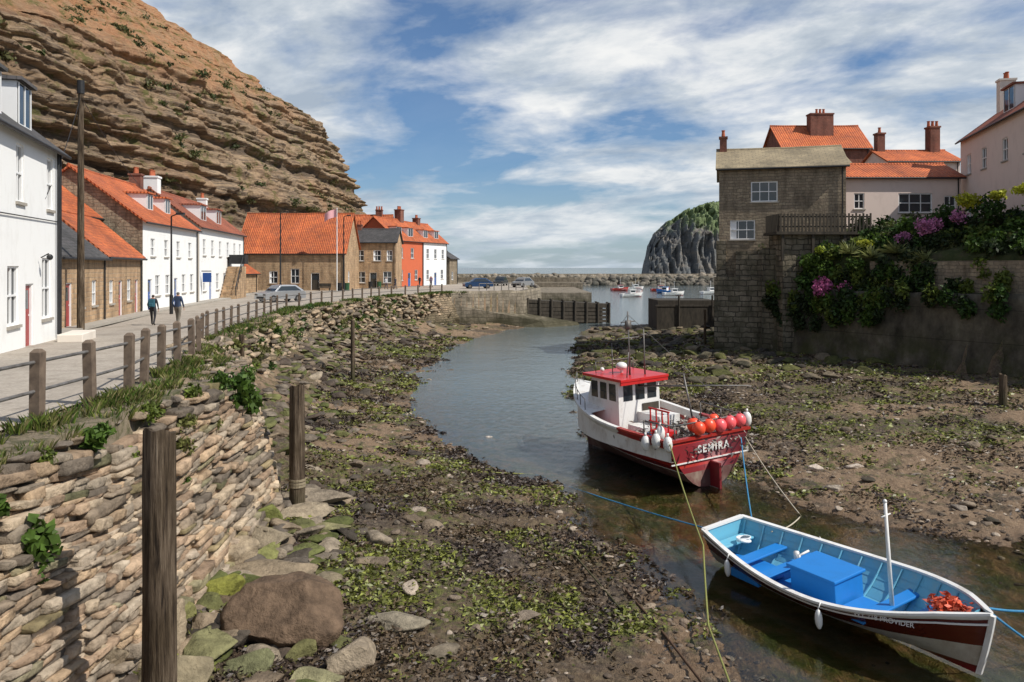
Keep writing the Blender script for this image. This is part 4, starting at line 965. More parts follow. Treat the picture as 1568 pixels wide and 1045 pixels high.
for t in np.linspace(.62,.97,6):
    for sd in(1,-1):
        a=bp(t,1,-.05);s.cyl((a[0],sd*a[1],a[2]),(a[0],sd*a[1],a[2]+.42),.015)
        a2=bp(min(1,t+.07),1,-.05)
        if t<.95: s.cyl((a[0],sd*a[1],a[2]+.42),(a2[0],sd*a2[1],a2[2]+.42),.014)
for q in [(-.12,-1.3),(-.12,0),(-.12,1.3),(1,1.55),(1,-1.55),(2.0,-1.6)]: s.cyl((q[0]+.15,q[1],1.5),(q[0]+.15,q[1],2.02),.022)
s.cyl((.03,-1.35,2.0),(.03,1.35,2.0),.025);s.cyl((.03,1.35,2.0),(1.1,1.55,2.0),.025);s.cyl((.03,-1.35,2.0),(2.1,-1.6,2.05),.025)
s.obj('masts_and_rails',[mRail],E,True)
s=MB();s.sph((4.3,0,3.17),.2,14,0,(1,1,.7));s.cyl((4.3,0,2.9),(4.3,0,3.1),.05);s.sph((4.75,.5,3.05),.08,8);s.obj('radar_dome',[mHullWh],E,True)
s=MB()
for k in range(4): s.cyl((.55+.28*k,1.1,1.5),(.55+.28*k,1.1,2.3),.025)
s.cyl((.5,1.1,2.3),(1.45,1.1,2.3),.03);s.cyl((.5,1.1,1.9),(1.45,1.1,1.9),.03);s.box(.9,.5,.96,1.5,1.0,1.6);s.obj('pot_hauler_frame',[mRedB],E)
s=MB()
for k,(x,y,m_) in enumerate([(-.02,.42,0),(.0,.0,0),(-.02,-.42,1),(.02,-.84,1),(0,-1.24,1),(.40,.25,0),(.45,-.6,0)]):
    z=1.82+.03*math.sin(k*2.1)+(.03 if k>4 else 0);r=.20+.012*math.sin(k*3);s.sph((x,y,z),r,16,m_,(1,1,1.08));s.cyl((x,y,z+r*.95),(x,y,z+r*1.3),.05,.04,8,2)
s.obj('buoys',[mOr,mPk,mHullDk],E,True)
s=MB()
for k,(x,y,z) in enumerate([(.05,1.55,1.5),(.4,1.70,1.55),(.8,1.78,1.42),(.5,1.45,1.72),(.1,-1.65,1.8),(.3,-1.75,1.65)]):
    s.sph((x,y,z),.14,12,0,(1,1,1.7));s.cyl((x,y,z+.22),(x,y,z+.32),.035,m=0)
s.obj('fenders',[mHullWh],E,True)
tc=bpy.data.curves.new('boat_name_text','FONT');tc.body='SEMIRA';tc.size=.32;tc.align_x='CENTER';tc.align_y='CENTER';tc.extrude=.004;tc.offset=.010;tc.space_character=1.25
to=bpy.data.objects.new('boat_name_lettering',tc);COL.objects.link(to);to.parent=E;to.location=(-.035,-.12,1.19);to.rotation_euler=(math.pi/2,0,-math.pi/2);tc.materials.append(mHullWh)
P=rng.normal(size=(3200,3))*np.array([.6,.65,.16])+np.array([1.3,-.3,1.28]);fk=flakes('nets',P,.06,np.tile(np.array([[.25,.22,.19]]),(3200,1))*rng.uniform(.3,1.6,(3200,1)),mWeed,.6,3);fk.parent=E
# coble
st=Vector((5.05,18.85));bw=Vector((8.05,13.55));d=bw-st
E2=empty('rowing_boat',(st.x,st.y,.05),math.atan2(d.y,d.x),rx=math.radians(6))
L1=d.length
Bc=lambda t:.62+.62*math.sin(min(1,(t)/.55)*math.pi/2) if t<.55 else 1.24*(1-((t-.55)/.45)**2.2)
Sc=lambda t:.92-.18*math.sin(math.pi*min(1,t/.9))+.28*max(0,t-.5)**2*3
rows=[0,.12,.24,.36,.48,.60,.72,.84,.93,1.0]
hull(E2,L1,Bc,Sc,rows,[mHullDk,mHullWh,mMaroon],[0,1,1,1,2,2,2,2,1],stem=.12,lap=.022,fine=lambda t:.40+.5*t*t,stemrake=.18,ns=40)
def bq(t,h,off=0):
    sh=Sc(t);y=max(0.0,Bc(t)*h**(.40+.5*t*t)+off);x=L1*t-(1-h)**1.5*.12*t**4+.18*h*t**3;return x,y,h*sh
s=MB();ns=40
for i in range(ns):
    t0,t1=i/ns,(i+1)/ns
    for sd in(1,-1):
        a=bq(t0,1,.045);b=bq(t1,1,.045);c=bq(t1,1,-.06);dd=bq(t0,1,-.06)
        A=[(q[0],sd*q[1],q[2]) for q in(a,b,c,dd)];s.prism(A,[(q[0],q[1],q[2]+.045) for q in A],1)
        p=[bq(t0,.84,.0),bq(t1,.84,.0),bq(t1,.84,.05),bq(t0,.84,.05)];P0=[(q[0],sd*q[1],q[2]) for q in p];s.prism(P0,[(q[0],q[1],q[2]+.03) for q in P0],1)
        for k,(h0,h1) in enumerate([(.12,.3),(.3,.48),(.48,.64),(.64,.8),(.8,.995)]):
            f=lambda t,h:(min(bq(t,h)[0],L1-.08),sd*max(0,bq(t,h,-.05+.012*(0 if h==h0 else 1))[1]),max(.14,bq(t,h)[2]))
            s.face([f(t0,h0),f(t1,h0),f(t1,h1),f(t0,h1)],0)
    a=bq(t0,.2,-.05);b=bq(t1,.2,-.05);s.face([(a[0],a[1],.16),(a[0],-a[1],.16),(b[0],-b[1],.16),(b[0],b[1],.16)],2)
    if i%3==1 and i<37:
        for sd in(1,-1):
            for h0,h1 in[(.2,.5),(.5,.75),(.75,.98)]:
                a=bq(t0,h0,-.075);b=bq(t0,h1,-.075);s.cyl((a[0],sd*a[1],max(.16,a[2])),(b[0],sd*b[1],b[2]),.022,n=5,m=0)
a=bq(0,1,0);s.face([(.06,a[1],Sc(0)),(.06,-a[1],Sc(0)),(.06,-.35,.16),(.06,.35,.16)],0);s.box(-.03,-a[1],Sc(0),.09,a[1],Sc(0)+.05,1)
for k in range(8):
    h0,h1=k/8,(k+1)/8;a=bq(1,h0);b=bq(1,h1)
    s.prism([(a[0]-.03,-.035,a[2]),(a[0]+.06,-.03,a[2]),(a[0]+.06,.03,a[2]),(a[0]-.03,.035,a[2])],[(b[0]-.03,-.035,b[2]),(b[0]+.06,-.03,b[2]),(b[0]+.06,.03,b[2]),(b[0]-.03,.035,b[2])],1)
s.obj('planking_and_gunwale',[mLBlue,mHullWh,mBlue],E2)
s=MB()
def thw(x,z,w,m=0):
    t=x/L1;y=bq(t,.75,-.07)[1];s.box(x,-y,z,x+w,y,z+.05,m)
thw(.95,.50,.32);thw(1.75,.48,.3);thw(4.15,.52,.28);thw(.12,.55,.35,1)
s.box(2.35,-.42,.17,3.45,.42,.80,0);s.box(2.30,-.47,.80,3.5,.47,.86,0);s.box(3.5,-.3,.17,3.95,.3,.36,0)
s.box(.9,-.7,.18,1.7,.1,.36,0)
s.prism([(5.05,-.5,.75),(5.05,.5,.75),(5.85,0.12,.9),(5.85,-.12,.9)],[(5.05,-.5,.8),(5.05,.5,.8),(5.85,0.12,.95),(5.85,-.12,.95)],0)
s.obj('thwarts_and_engine_box',[mBlue,mLBlue],E2,bevel=.015)
s=MB();s.cyl((4.35,.05,.2),(4.35,.05,2.55),.045,.03,10);s.cyl((4.35,-.08,2.3),(4.35,.18,2.3),.015);s.sph((4.35,.05,2.57),.04,8)
s.cyl((2.15,.1,.2),(2.15,.1,.82),.03);s.cyl((2.15,.1,.8),(2.15,.4,.82),.025);s.cyl((1.9,.3,.5),(1.9,.3,.75),.06)
s.box(-.10,-.03,.1,-.005,.03,.95)
s.obj('mast_and_fittings',[mHullWh],E2,True)
s=MB()
for t,sd in((.20,-1),(.62,-1),(.3,1)):
    a=bq(t,1,.13);s.sph((a[0],sd*a[1],a[2]-.24),.07,10,0,(1,1,2.8));s.cyl((a[0],sd*a[1],a[2]-.05),(a[0],sd*(a[1]-.08),a[2]+.06),.012,m=0)
s.obj('fenders',[mHullWh],E2,True)
P=rng.normal(size=(500,3))*np.array([.13,.10,.05])+np.array([5.5,.03,.98]);fk=flakes('orange_net',P,.06,np.tile(np.array([[.75,.12,.05]]),(500,1))*rng.uniform(.5,1.2,(500,1)),mWeed,.6,2.5);fk.parent=E2
s=MB();s.sph((5.4,.05,.95),.12,12,0,(1.4,1,.6));s.obj('orange_float',[mOr],E2,True)
rc=[]
for k in range(160):
    a=k*.33;rr=.13+.03*math.sin(k*.7);rc.append((.55+rr*math.cos(a),.1+rr*math.sin(a),.63+.0006*k))
rope('coiled_rope',rc,.014,mFrame,0,1,E2)
tc=bpy.data.curves.new('bow_number_text','FONT');tc.body='WY 218 PROVIDER';tc.size=.12;tc.extrude=.002;tc.align_x='CENTER'
a=bq(.72,.885,.10);b=bq(.86,.885,.10)
to=bpy.data.objects.new('bow_lettering',tc);COL.objects.link(to);to.parent=E2;to.location=((a[0]+b[0])/2,-(a[1]+b[1])/2-.03,(a[2]+b[2])/2-.03)
to.rotation_euler=(math.radians(80),0,math.atan2(a[1]-b[1],b[0]-a[0]));tc.materials.append(mHullWh)
for k,(x,y,r,cc) in enumerate([(26,190,.3,mHullWh),(32,205,1.2,mHullRed),(38,200,.2,mHullWh),(44,215,2.5,mBlue),(50,210,.4,mHullWh),(41,235,.1,mHullRed),(30,240,.3,mHullRed),(36,250,.2,mHullWh)]):
    e=empty('moored_boat',(x,y,-.25),r)
    hull(e,5.5,lambda t:1.0*(1-max(0,(t-.4)/.6)**2.2),lambda t:1.0+.4*t*t,[0,.3,.55,.8,1],[mHullDk,cc],[0,1,1,1],ns=14)
    s=MB();s.box(2.2,-.6,.6,3.6,.6,1.9,0);s.box(2.1,-.7,1.9,3.7,.7,2.0,1);s.box(2.3,-.605,1.35,3.5,.605,1.75,2);s.box(0.05,-.8,.75,5,.8,.78,0);s.cyl((2.9,0,2),(2.9,0,3.8),.04);s.obj('cabin',[mHullWh,cc,mGlass],e)
mRopeB=nmat('blue_rope',[(.03,.16,.32),(.06,.25,.42)],30,.8);mRopeG=nmat('green_yellow_rope',[(.16,.17,.04),(.26,.26,.09)],30,.8);mRopeW=nmat('pale_rope',[(.35,.3,.22),(.5,.45,.36)],30,.8)
def g(x,y,o=.03): return (x,y,th(x,y)+o)
bs_=Vector((-.48,.877,0));bl=Vector((-.877,-.48,0));b0=Vector((6.4,25.6,0))
def bw_(x,y,z): return tuple(b0+bs_*x+bl*y+Vector((0,0,z)))
rope('mooring_rope',[bw_(.15,1.6,1.55),(4.2,17.5,.9),(3.65,14.8,.35)],.02,mRopeG,.12);rope('mooring_rope',[(3.65,14.8,.35),g(3.5,12.2),g(3.3,10)],.02,mRopeG,0)
rope('mooring_rope',[bw_(0,-1.3,1.4),(6.2,20.5,.35),(5.3,19,.98)],.02,mRopeB,.15);rope('mooring_rope',[bw_(0,-1.5,1.4),g(8.2,22.6,.02),(6,18.4,.9)],.018,mRopeW,.1)
rope('mooring_rope',[g(.8,27.2,.05),(3.2,23.5,.04),(5.0,19.3,.6),(5.1,18.9,.98)],.02,mRopeB,.02)
rope('mooring_rope',[g(-4.5,24),g(-1.5,26.5),g(.8,27.2,.05)],.02,mRopeG,0)
rope('mooring_rope',[(8.15,13.6,1.18),(9.6,13.9,1.05),(13,14.6,1.3)],.022,mRopeB,.05);rope('mooring_rope',[(8.15,13.6,1.12),(9.4,12.6,.3),(12,11,.2)],.022,mRopeB,.05)
rope('mooring_chain',[g(2.4,17.2),g(2.9,15),g(3.1,13),g(3.4,11)],.025,nmat('rusty_chain',[(.06,.035,.02),(.12,.07,.04)],20),0)
rope('mooring_rope',[g(-3.5,22.5),g(-1.0,21.5),g(1.5,19.0),g(2.2,16.0)],.018,nmat('weedy_rope',[(.05,.05,.02),(.09,.08,.04)],20),0)
# ---------------------------------------------------------------- cars
def car(name,x,y,rz,pm,L=4.1,Wd=1.7,Hh=1.48):
    e=empty(name,(x,y,zr(y)),rz);s=MB();w=Wd/2
    body=[(0,.28),(0.02,.62),(.12,.78),(1.0,.92),(3.75*L/4.1,.95),(L-.03,.85),(L,.5),(L-.05,.28)]
    s.prism([(a,w,z) for a,z in body],[(a,-w,z) for a,z in body],0)
    cab=[(.95,.93),(1.55,Hh-.04),(2.0,Hh),(3.1,Hh-.02),(3.85,.96)]
    s.prism([(a,w-.05-(z-.9)*.28,z) for a,z in cab],[(a,-w+.05+(z-.9)*.28,z) for a,z in cab],0)
    gl=[(1.15,.98),(1.62,Hh-.12),(3.0,Hh-.12),(3.55,.98)]
    for sd in(1,-1):
        s.prism([(a,sd*(w-.04-(z-.9)*.28),z) for a,z in gl][::sd],[(a,sd*(w-.036-(z-.9)*.28)+sd*.006,z) for a,z in gl][::sd],1)
    s.face([(1.0,-w+.15,1.0),(1.0,w-.15,1.0),(1.52,w-.27,Hh-.1),(1.52,-w+.27,Hh-.1)],1)
    s.face([(3.83,w-.15,1.02),(3.83,-w+.15,1.02),(3.17,-w+.27,Hh-.07),(3.17,w-.27,Hh-.07)],1)
    for a in(.75,L-.8):
        for sd in(1,-1):
            s.cyl((a,sd*(w-.2),.31),(a,sd*(w+.02),.31),.31,n=18,m=2);s.cyl((a,sd*(w+.02),.31),(a,sd*(w+.03),.31),.18,n=12,m=3)
    for sd in(1,-1): s.box(-.015,sd*.62-.17,.6,.03,sd*.62+.17,.74,3);s.box(L-.06,sd*.66-.12,.62,L+.01,sd*.66+.12,.8,4)
    s.box(-.03,-.5,.33,.0,.5,.5,2);s.box(L-.02,-.25,.45,L+.015,.25,.56,3)
    s.obj('car_body',[pm,mGlass,mDark,mRail,mRedB],e,bevel=.02)
car('parked_car',-21.2,67,math.radians(50),nmat('silver_paint',[(.42,.43,.44),(.48,.49,.5)],3,.3,0,metal=.6),4.0)
car('parked_car',-6.8,112,math.radians(15),paint('dark_blue_car',(.02,.05,.12),.25,.05))
car('parked_car',-2.2,128,math.radians(80),paint('dark_car',(.03,.035,.04),.25,.05))
car('parked_car',.6,118,math.radians(60),paint('grey_car',(.2,.2,.2),.25,.05))
# ---------------------------------------------------------------- people
def person(name,x,y,rz,h=1.72,top=(.03,.05,.12),legs=(.05,.05,.07),hair=(.05,.03,.02),bag=None,stride=.22,z=None):
    k=h/1.75
    J={'pel':(0,0,.95),'sp':(0,.01,1.15),'ch':(0,.0,1.36),'nk':(0,.01,1.50),'h1':(0,.02,1.58),'h2':(0,.03,1.70),
     'ls':(-.17,0,1.42),'le':(-.24,-.04 -stride*.3,1.15),'lw':(-.22,.08-stride*.2,.92),'lh':(-.215,.11-stride*.2,.82),
     'rs':(.17,0,1.42),'re':(.24,-.02+stride*.2,1.15),'rw':(.22,.12+stride*.3,.93),'rh':(.215,.15+stride*.3,.83),
     'lp':(-.10,0,.90),'lk':(-.11,stride*.55,.50),'la':(-.11,stride*.75,.09),'lt':(-.12,stride*.75+.17,.035),
     'rp':(.10,0,.90),'rk':(.11,-stride*.1,.50),'ra':(.11,-stride*.9,.12),'rt':(.12,-stride*.9+.16,.035)}
    R={'pel':(.15,.11),'sp':(.14,.10),'ch':(.165,.11),'nk':(.055,.055),'h1':(.075,.09),'h2':(.075,.095),'ls':(.07,.07),'le':(.05,.05),'lw':(.035,.035),'lh':(.04,.025),
     'rs':(.07,.07),'re':(.05,.05),'rw':(.035,.035),'rh':(.04,.025),'lp':(.10,.10),'lk':(.065,.065),'la':(.045,.045),'lt':(.045,.035),'rp':(.10,.10),'rk':(.065,.065),'ra':(.045,.045),'rt':(.045,.035)}
    Ed=[('pel','sp'),('sp','ch'),('ch','nk'),('nk','h1'),('h1','h2'),('ch','ls'),('ls','le'),('le','lw'),('lw','lh'),('ch','rs'),('rs','re'),('re','rw'),('rw','rh'),('pel','lp'),('lp','lk'),('lk','la'),('la','lt'),('pel','rp'),('rp','rk'),('rk','ra'),('ra','rt')]
    ks=list(J);me=bpy.data.meshes.new('t');me.from_pydata([J[q] for q in ks],[(ks.index(a),ks.index(b)) for a,b in Ed],[])
    ob=bpy.data.objects.new('t',me);COL.objects.link(ob);md=ob.modifiers.new('s','SKIN');ob.modifiers.new('u','SUBSURF').levels=2
    for i,q in enumerate(ks):
        sv=me.skin_vertices[0].data[i];sv.radius=R[q];sv.use_root=(q=='pel')
    dg=bpy.context.evaluated_depsgraph_get();dg.update();m2=bpy.data.meshes.new_from_object(ob.evaluated_get(dg))
    bpy.data.objects.remove(ob)
    e=empty(name,(x,y,zr(y) if z is None else z),rz);e.scale=(k,k,k)
    mats=[paint('jacket',top,.8,.1),paint('trousers',legs,.8,.1),paint('skin',(.45,.25,.17),.6,0),paint('hair',hair,.7,0),paint('shoes',(.03,.025,.02),.6,0)]
    for q in mats: m2.materials.append(q)
    for p in m2.polygons:
        c=p.center;i=0
        if c.z<.1:i=4
        elif c.z<.93 and abs(c.x)<.19:i=1
        elif abs(c.x)>.18 and c.z<.90:i=2
        elif c.z>1.49:
            i=3 if (c.z>1.66 or c.y<.03 and c.z>1.55) else 2
        p.material_index=i;p.use_smooth=True
    b=bpy.data.objects.new('body',m2);COL.objects.link(b);b.parent=e
    s=MB();s.cyl((0,.10,1.62),(0,.135,1.595),.012,.018,6,0)
    for sx in(-1,1): s.sph((sx*.03,.105,1.635),.011,6,1);s.sph((sx*.082,.02,1.61),.02,6,0,(.5,1,1.4))
    s.box(-.022,.108,1.555,.022,.116,1.563,2);s.obj('face',[mats[2],mDark,mRedF],e,True)
    for sx,yy_ in((-1,.11-stride*.2),(1,.15+stride*.3)):
        s=MB()
        for f in range(4): s.cyl((sx*.215,yy_-.03+f*.02,.81),(sx*.21,yy_-.025+f*.021,.735+.006*abs(f-1.5)),.010,.008,6)
        s.cyl((sx*.205,yy_+.03,.84),(sx*.19,yy_+.065,.79),.011,.009,6);s.obj('fingers',[mats[2]],e,True)
    if bag:
        s=MB();s.box(-.16,-.30,1.02,.16,-.12,1.45);s.box(-.12,-.36,1.05,.12,-.3,1.25);s.obj('backpack',[paint('bag',bag,.8,.1)],e,bevel=.04)
    return e
person('pedestrian',-18.3,40.6,math.radians(5),1.62,(.02,.02,.03),(.02,.02,.025),(.04,.025,.02),(.02,.10,.14))
person('pedestrian',-17.2,41.0,math.radians(-5),1.75,(.03,.05,.10),(.16,.14,.11),(.12,.10,.08),None)
person('pedestrian',-13.8,119,2.5,1.7,(.02,.02,.03),z=4.05);person('pedestrian',-12.4,122,0.3,1.75,(.3,.05,.04),z=4.05);person('pedestrian',-12.0,118,1.2,1.7,(.05,.06,.12),z=4.05);person('pedestrian',-15.8,108,1.2,1.7,(.02,.02,.03),z=4.05);person('pedestrian',-17,107.5,4,1.7,(.4,.4,.4),z=4.05)
s=MB()
for k,(x,y) in enumerate([(-22,101.6),(-21,101.4),(-19.8,111.5),(-18.6,111.5)]):
    s.cyl((x,y,4.05),(x,y,4.95),.28,.32,10,k%2);s.cyl((x,y,4.95),(x,y,5.05),.34,.34,10,k%2)
s.obj('litter_bins',[mDark,paint('green_bin',(.02,.08,.03),.5,.1)])
s=MB();s.box(-24.6,100.9,4.4,-23,101.2,4.5,0);s.box(-24.6,101.2,4.55,-23,101.26,5.0,0)
for x in(-24.5,-23.2): s.box(x,100.95,4.05,x+.1,101.2,4.4)
s.obj('bench',[mPlank])
s=MB()
for a in range(7):
    x=-4+a*.9;s.cyl((x,97+a*.4,4.2),(x,97+a*.4,5.1),.05)
s.cyl((-4,97,5.05),(1.4,99.4,5.05),.035);s.obj('quay_handrail',[mRail])
# ---------------------------------------------------------------- vegetation
def clumps(name,items,size,mat=mLeaf,asp=1.8):
    P=[];C=[];Sz=[]
    for x,y,z,rx,ry,rz,col,n in items:
        q=rng.normal(size=(n,3));q/=np.linalg.norm(q,axis=1)[:,None];q*=rng.random((n,1))**.45
        f=1+.6*fbm3(q[:,0]*2+x,q[:,1]*2+y,q[:,2]*2+z,2,2)[:,None]
        q=q*f*np.array([rx,ry,rz])
        P.append(q+np.array([x,y,z]));sh=.5+.85*rng.random((n,1));C.append(np.array(col)*sh);Sz.append(np.full(n,size))
    return flakes(name,np.concatenate(P),np.concatenate(Sz),np.concatenate(C),mat,1,asp,.3)
G1=(.08,.14,.022);G2=(.05,.10,.02);G3=(.13,.17,.03);G4=(.17,.175,.05);G5=(.03,.05,.015)
it=[]
def wt_(y,z=4.4): return (float(xwall(y))+(4.4-z)*.24+.14,y,z)
for y,z,r,c,n in [(9.5,4.0,.20,G2,400),(10.3,3.5,.28,G1,700),(11,4.35,.18,G3,260),(12.6,4.42,.16,G1,200),(14.3,4.4,.22,G3,350),(15.4,4.0,.30,G4,420),(16.2,4.45,.22,G3,260),(17.8,4.45,.28,G1,480),(18.6,4.2,.42,G2,1100),(19.4,4.35,.32,G1,700),(10.2,3.1,.2,G2,350),(15.1,3.6,.26,G4,300),(14.9,3.0,.14,G1,150),(13.2,3.9,.16,G3,180),(16.9,3.7,.2,G4,200)]:
    x,yy_,zz_=wt_(y,z);it.append((x,yy_,zz_,r*.8,r,r*.75,c,n))
clumps('wall_weeds',it,.055)
it=[]
for y,z,r in[(10.2,3.45,.28),(18.5,4.1,.40),(19,3.8,.28),(12.1,4.4,.18),(9.6,4.1,.18)]:
    x,yy_,zz_=wt_(y,z);it.append((x+.1,yy_,zz_,r,r,r,G1,int(240*r*3)))
clumps('dock_plants',it,.12,asp=1.5)
def grass(name,pts,h,cols,n=26,spread=.12):
    V=[];C=[]
    for (x,y,z) in pts:
        for k in range(n):
            a=random.random()*6.28;r=random.random()*spread;bx=x+r*math.cos(a);by=y+r*math.sin(a);hh=h*random.uniform(.4,1.3);ln=random.uniform(.1,.8)*hh
            ca=random.random()*6.28;w=.006+.0004*y
            c=np.array(random.choice(cols))*random.uniform(.6,1.4)
            V+= [(bx-w*math.sin(ca),by+w*math.cos(ca),z),(bx+w*math.sin(ca),by-w*math.cos(ca),z),(bx+ln*math.cos(a)*.5+w*.6*math.sin(ca),by+ln*math.sin(a)*.5,z+hh*.7),(bx+ln*math.cos(a),by+ln*math.sin(a),z+hh)];C+=[c]*4
    F=np.arange(len(V)).reshape(-1,4);return npmesh(name,V,F,[mLeaf],col=np.array(C))
pts=[]
for k in range(1300):
    y=random.uniform(7,30);xw=float(xwall(y));xf=float(np.interp(y,fy,fx));t=random.random();x=xf+(xw-xf)*t
    if float(fbm2(np.array([x*1.4]),np.array([y*.9]),3,5)[0])<random.uniform(.06,.34): continue
    pts.append((x,y,float(zroad(y))*(1-t)+4.38*t-.03))
grass('verge_grass',pts,.20,[G1,G3,G4,(.24,.21,.09)],24,.12)
pts=[]
for k in range(900):
    y=random.uniform(29,92);xw=float(xwall(y));x=xw-random.random()*.8+.3
    if float(vn2(np.array([y*.35]),np.array([1.]),5)[0])<random.uniform(-.5,.5): continue
    pts.append((x,y,4.1))
grass('verge_grass',pts,.25,[G1,G3,G4,G2],20,.35)
it=[]
for k in range(70):
    y=random.uniform(23.5,80);xw=float(xwall(y));z=random.uniform(2.0,4.2);it.append((xw+(4.2-z)*.35+.1,y,z,.35,.6,.22,random.choice([G4,G2,G3,(.12,.12,.04)]),150))
clumps('quay_wall_plants',it,.11)
it=[]
for k in range(420):
    q=random.uniform(0,1.75);kk=min(2,int(q));f=q-kk;px=base[kk][0]*(1-f)+base[kk+1][0]*f;py=base[kk][1]*(1-f)+base[kk+1][1]*f
    o=random.uniform(.9,6.5);z=float(np.interp(o,[a for a,_ in offs],[b for _,b in offs]));x,y=sideoff(px,py,o);r=random.uniform(.3,.85)
    if x<25 and y>54.8 and z>8: continue
    if py<41 and z<9 and random.random()<.7: continue
    it.append((x,y,z+r*.35,r,r,r*.8,random.choice([G1,G2,G2,G3,G5,G5,(.10,.11,.04)]),int(300*r+80)))
for k in range(95):
    q=random.choice([random.uniform(.1,.95),random.uniform(.15,.7)]);px=base[0][0]*(1-q)+base[1][0]*q;py=base[0][1]*(1-q)+base[1][1]*q
    z=random.uniform(4.6,7) if q>.6 else random.uniform(3.2,7.2);x,y=sideoff(px,py,-.35-(5.5-min(z,5.5))*.05+(.9 if z>5.6 else 0));it.append((x,y,z,.45,.5,.6,random.choice([G2,G5,G1,G5,G3]),200))
for x,y,z,r in[(20.6,55.0,7.4,.7),(22,54.6,7.9,.8),(23.2,54.2,7.6,.9),(21.4,54.3,6.6,1.0),(20.2,54.8,6.0,.7),(24.5,53,8.6,.9),(25.8,52,9.6,.8),(27.5,50.5,10.2,1.0),(29,48.5,10.6,1.1),(31,46,10.8,1.2),(33,43.5,10.8,1.2),(30,46.5,9.3,1.2),(28,48.5,8.6,1.1)]:
    it.append((x,y,z,r,r,r*.8,random.choice([G1,G2,G3]),int(500*r)))
clumps('garden_shrubs',it,.15)
it=[(27.6,48.3,11.1,.7,.6,.45,(.42,.42,.03),460),(29.8,45.9,11.5,.9,.6,.35,(.45,.46,.04),620),(23.4,52.8,8.6,.5,.4,.3,(.4,.42,.04),300),(31.5,44.4,11.6,.6,.6,.4,(.4,.45,.05),340),(20.9,54.1,8.2,.35,.3,.25,(.3,.36,.04),150),(28.6,46.9,11.3,.5,.5,.3,(.45,.46,.05),300)]
clumps('yellow_flowers',it,.12)
it=[(26.2,50.0,9.6,.9,.7,.6,(.58,.22,.40),560),(20.8,53.3,5.7,.7,.5,.7,(.60,.17,.36),600),(25.0,50.8,8.9,.6,.4,.4,(.5,.2,.36),220),(21.9,52.2,5.6,.5,.3,.5,(.5,.13,.28),200),(27.2,48.6,10.1,.5,.4,.4,(.55,.22,.4),200),(32,42.2,7.8,.4,.4,.4,(.4,.15,.25),100)]
clumps('pink_flowers',it,.11)
V=[];C=[]
for cx,cy,cz in[(23.3,51.6,7.6),(24.3,50.4,7.9),(22.3,52.6,7.9),(25.4,49,7.3)]:
    for k in range(70):
        a=random.random()*6.28;el=random.uniform(.2,1.3);l=random.uniform(.7,1.3);dx,dy,dz=math.cos(a)*math.cos(el),math.sin(a)*math.cos(el),math.sin(el)
        px,py=-math.sin(a)*.05,math.cos(a)*.05;V+=[(cx-px,cy-py,cz),(cx+px,cy+py,cz),(cx+dx*l*.6+px,cy+dy*l*.6+py,cz+dz*l*.6),(cx+dx*l,cy+dy*l,cz+dz*l-.15)];C+=[np.array((.26,.28,.10))*random.uniform(.5,1.3)]*4
npmesh('yucca_plants',V,np.arange(len(V)).reshape(-1,4),[mLeaf],col=np.array(C))
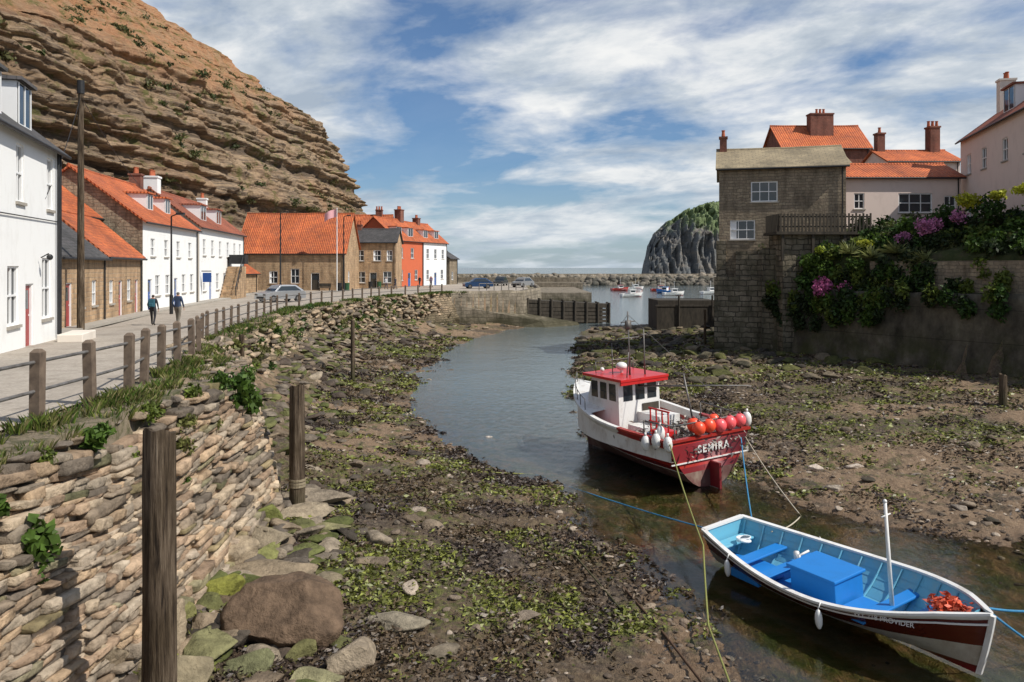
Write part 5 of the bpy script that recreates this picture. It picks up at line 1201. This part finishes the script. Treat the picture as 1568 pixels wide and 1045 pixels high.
# ---------------------------------------------------------------- light, sky, camera
sunv=Vector((.92,-.38,0)).normalized();el=math.radians(47)
sd=Vector((sunv.x*math.cos(el),sunv.y*math.cos(el),math.sin(el)))
sl=bpy.data.lights.new('sun','SUN');sl.energy=5.0;sl.angle=math.radians(.5);sl.color=(1,.95,.87)
so=bpy.data.objects.new('sun',sl);COL.objects.link(so);so.rotation_euler=sd.to_track_quat('Z','Y').to_euler()
W=bpy.data.worlds.new('World');S.world=W;W.use_nodes=True;nt=W.node_tree;bg=nt.nodes['Background']
sk=nd(nt,'ShaderNodeTexSky',sky_type='NISHITA');sk.sun_disc=False;sk.sun_elevation=el;sk.sun_rotation=math.atan2(sunv.x,sunv.y);sk.air_density=1.;sk.dust_density=.6;sk.ozone_density=2.2
tcn=nd(nt,'ShaderNodeTexCoord');sp=nd(nt,'ShaderNodeSeparateXYZ');nt.links.new(tcn.outputs['Generated'],sp.inputs[0])
zc=mth(nt,'ADD',mth(nt,'MAXIMUM',sp.outputs[2],0.),.17)
cx=mth(nt,'DIVIDE',sp.outputs[0],zc);cy=mth(nt,'DIVIDE',sp.outputs[1],zc)
cb=nd(nt,'ShaderNodeCombineXYZ');nt.links.new(cx,cb.inputs[0]);nt.links.new(mth(nt,'ADD',cy,mth(nt,'MULTIPLY',cx,.22)),cb.inputs[1]);cb.inputs[2].default_value=5.1
big=noise(nt,cb.outputs[0],.7,3,.5,.3);n1=noise(nt,cb.outputs[0],2.1,10,.57,.25)
f=mth(nt,'ADD',mth(nt,'MULTIPLY',big,.68),mth(nt,'MULTIPLY',n1,.62))
f=mth(nt,'ADD',f,mth(nt,'MULTIPLY',mth(nt,'SUBTRACT',.30,sp.outputs[2]),.14))
cov=ramp(nt,f,[(.575,.05),(.645,.5),(.72,1)])
shade=noise(nt,cb.outputs[0],2.4,8,.6,.2)
cc=ramp(nt,shade,[(.34,(5.2,6.1,7.2)),(.46,(7.6,8.3,9.0)),(.54,(10.0,10.3,10.5)),(.64,(11.8,11.8,11.6))])
skc=mixc(nt,1.,sk.outputs[0],(.74,.97,1.22),'MULTIPLY')
mixo=mixc(nt,mth(nt,'MULTIPLY',cov,.95),skc,cc)
hz=maprange(nt,sp.outputs[2],.0,.12,.5,0.)
mixo=mixc(nt,hz,mixo,(6.2,7.4,8.6))
nt.links.new(mixo,bg.inputs[0]);bg.inputs[1].default_value=.08
cam=bpy.data.cameras.new('camera');co=bpy.data.objects.new('camera',cam);COL.objects.link(co);S.camera=co
co.location=(0,0,7);co.rotation_euler=(math.radians(90),0,0);cam.sensor_width=36;cam.lens=28;cam.shift_y=-.0717;cam.clip_end=60000;cam.clip_start=.1
S.view_settings.view_transform='Standard';S.view_settings.look='None';S.view_settings.exposure=0
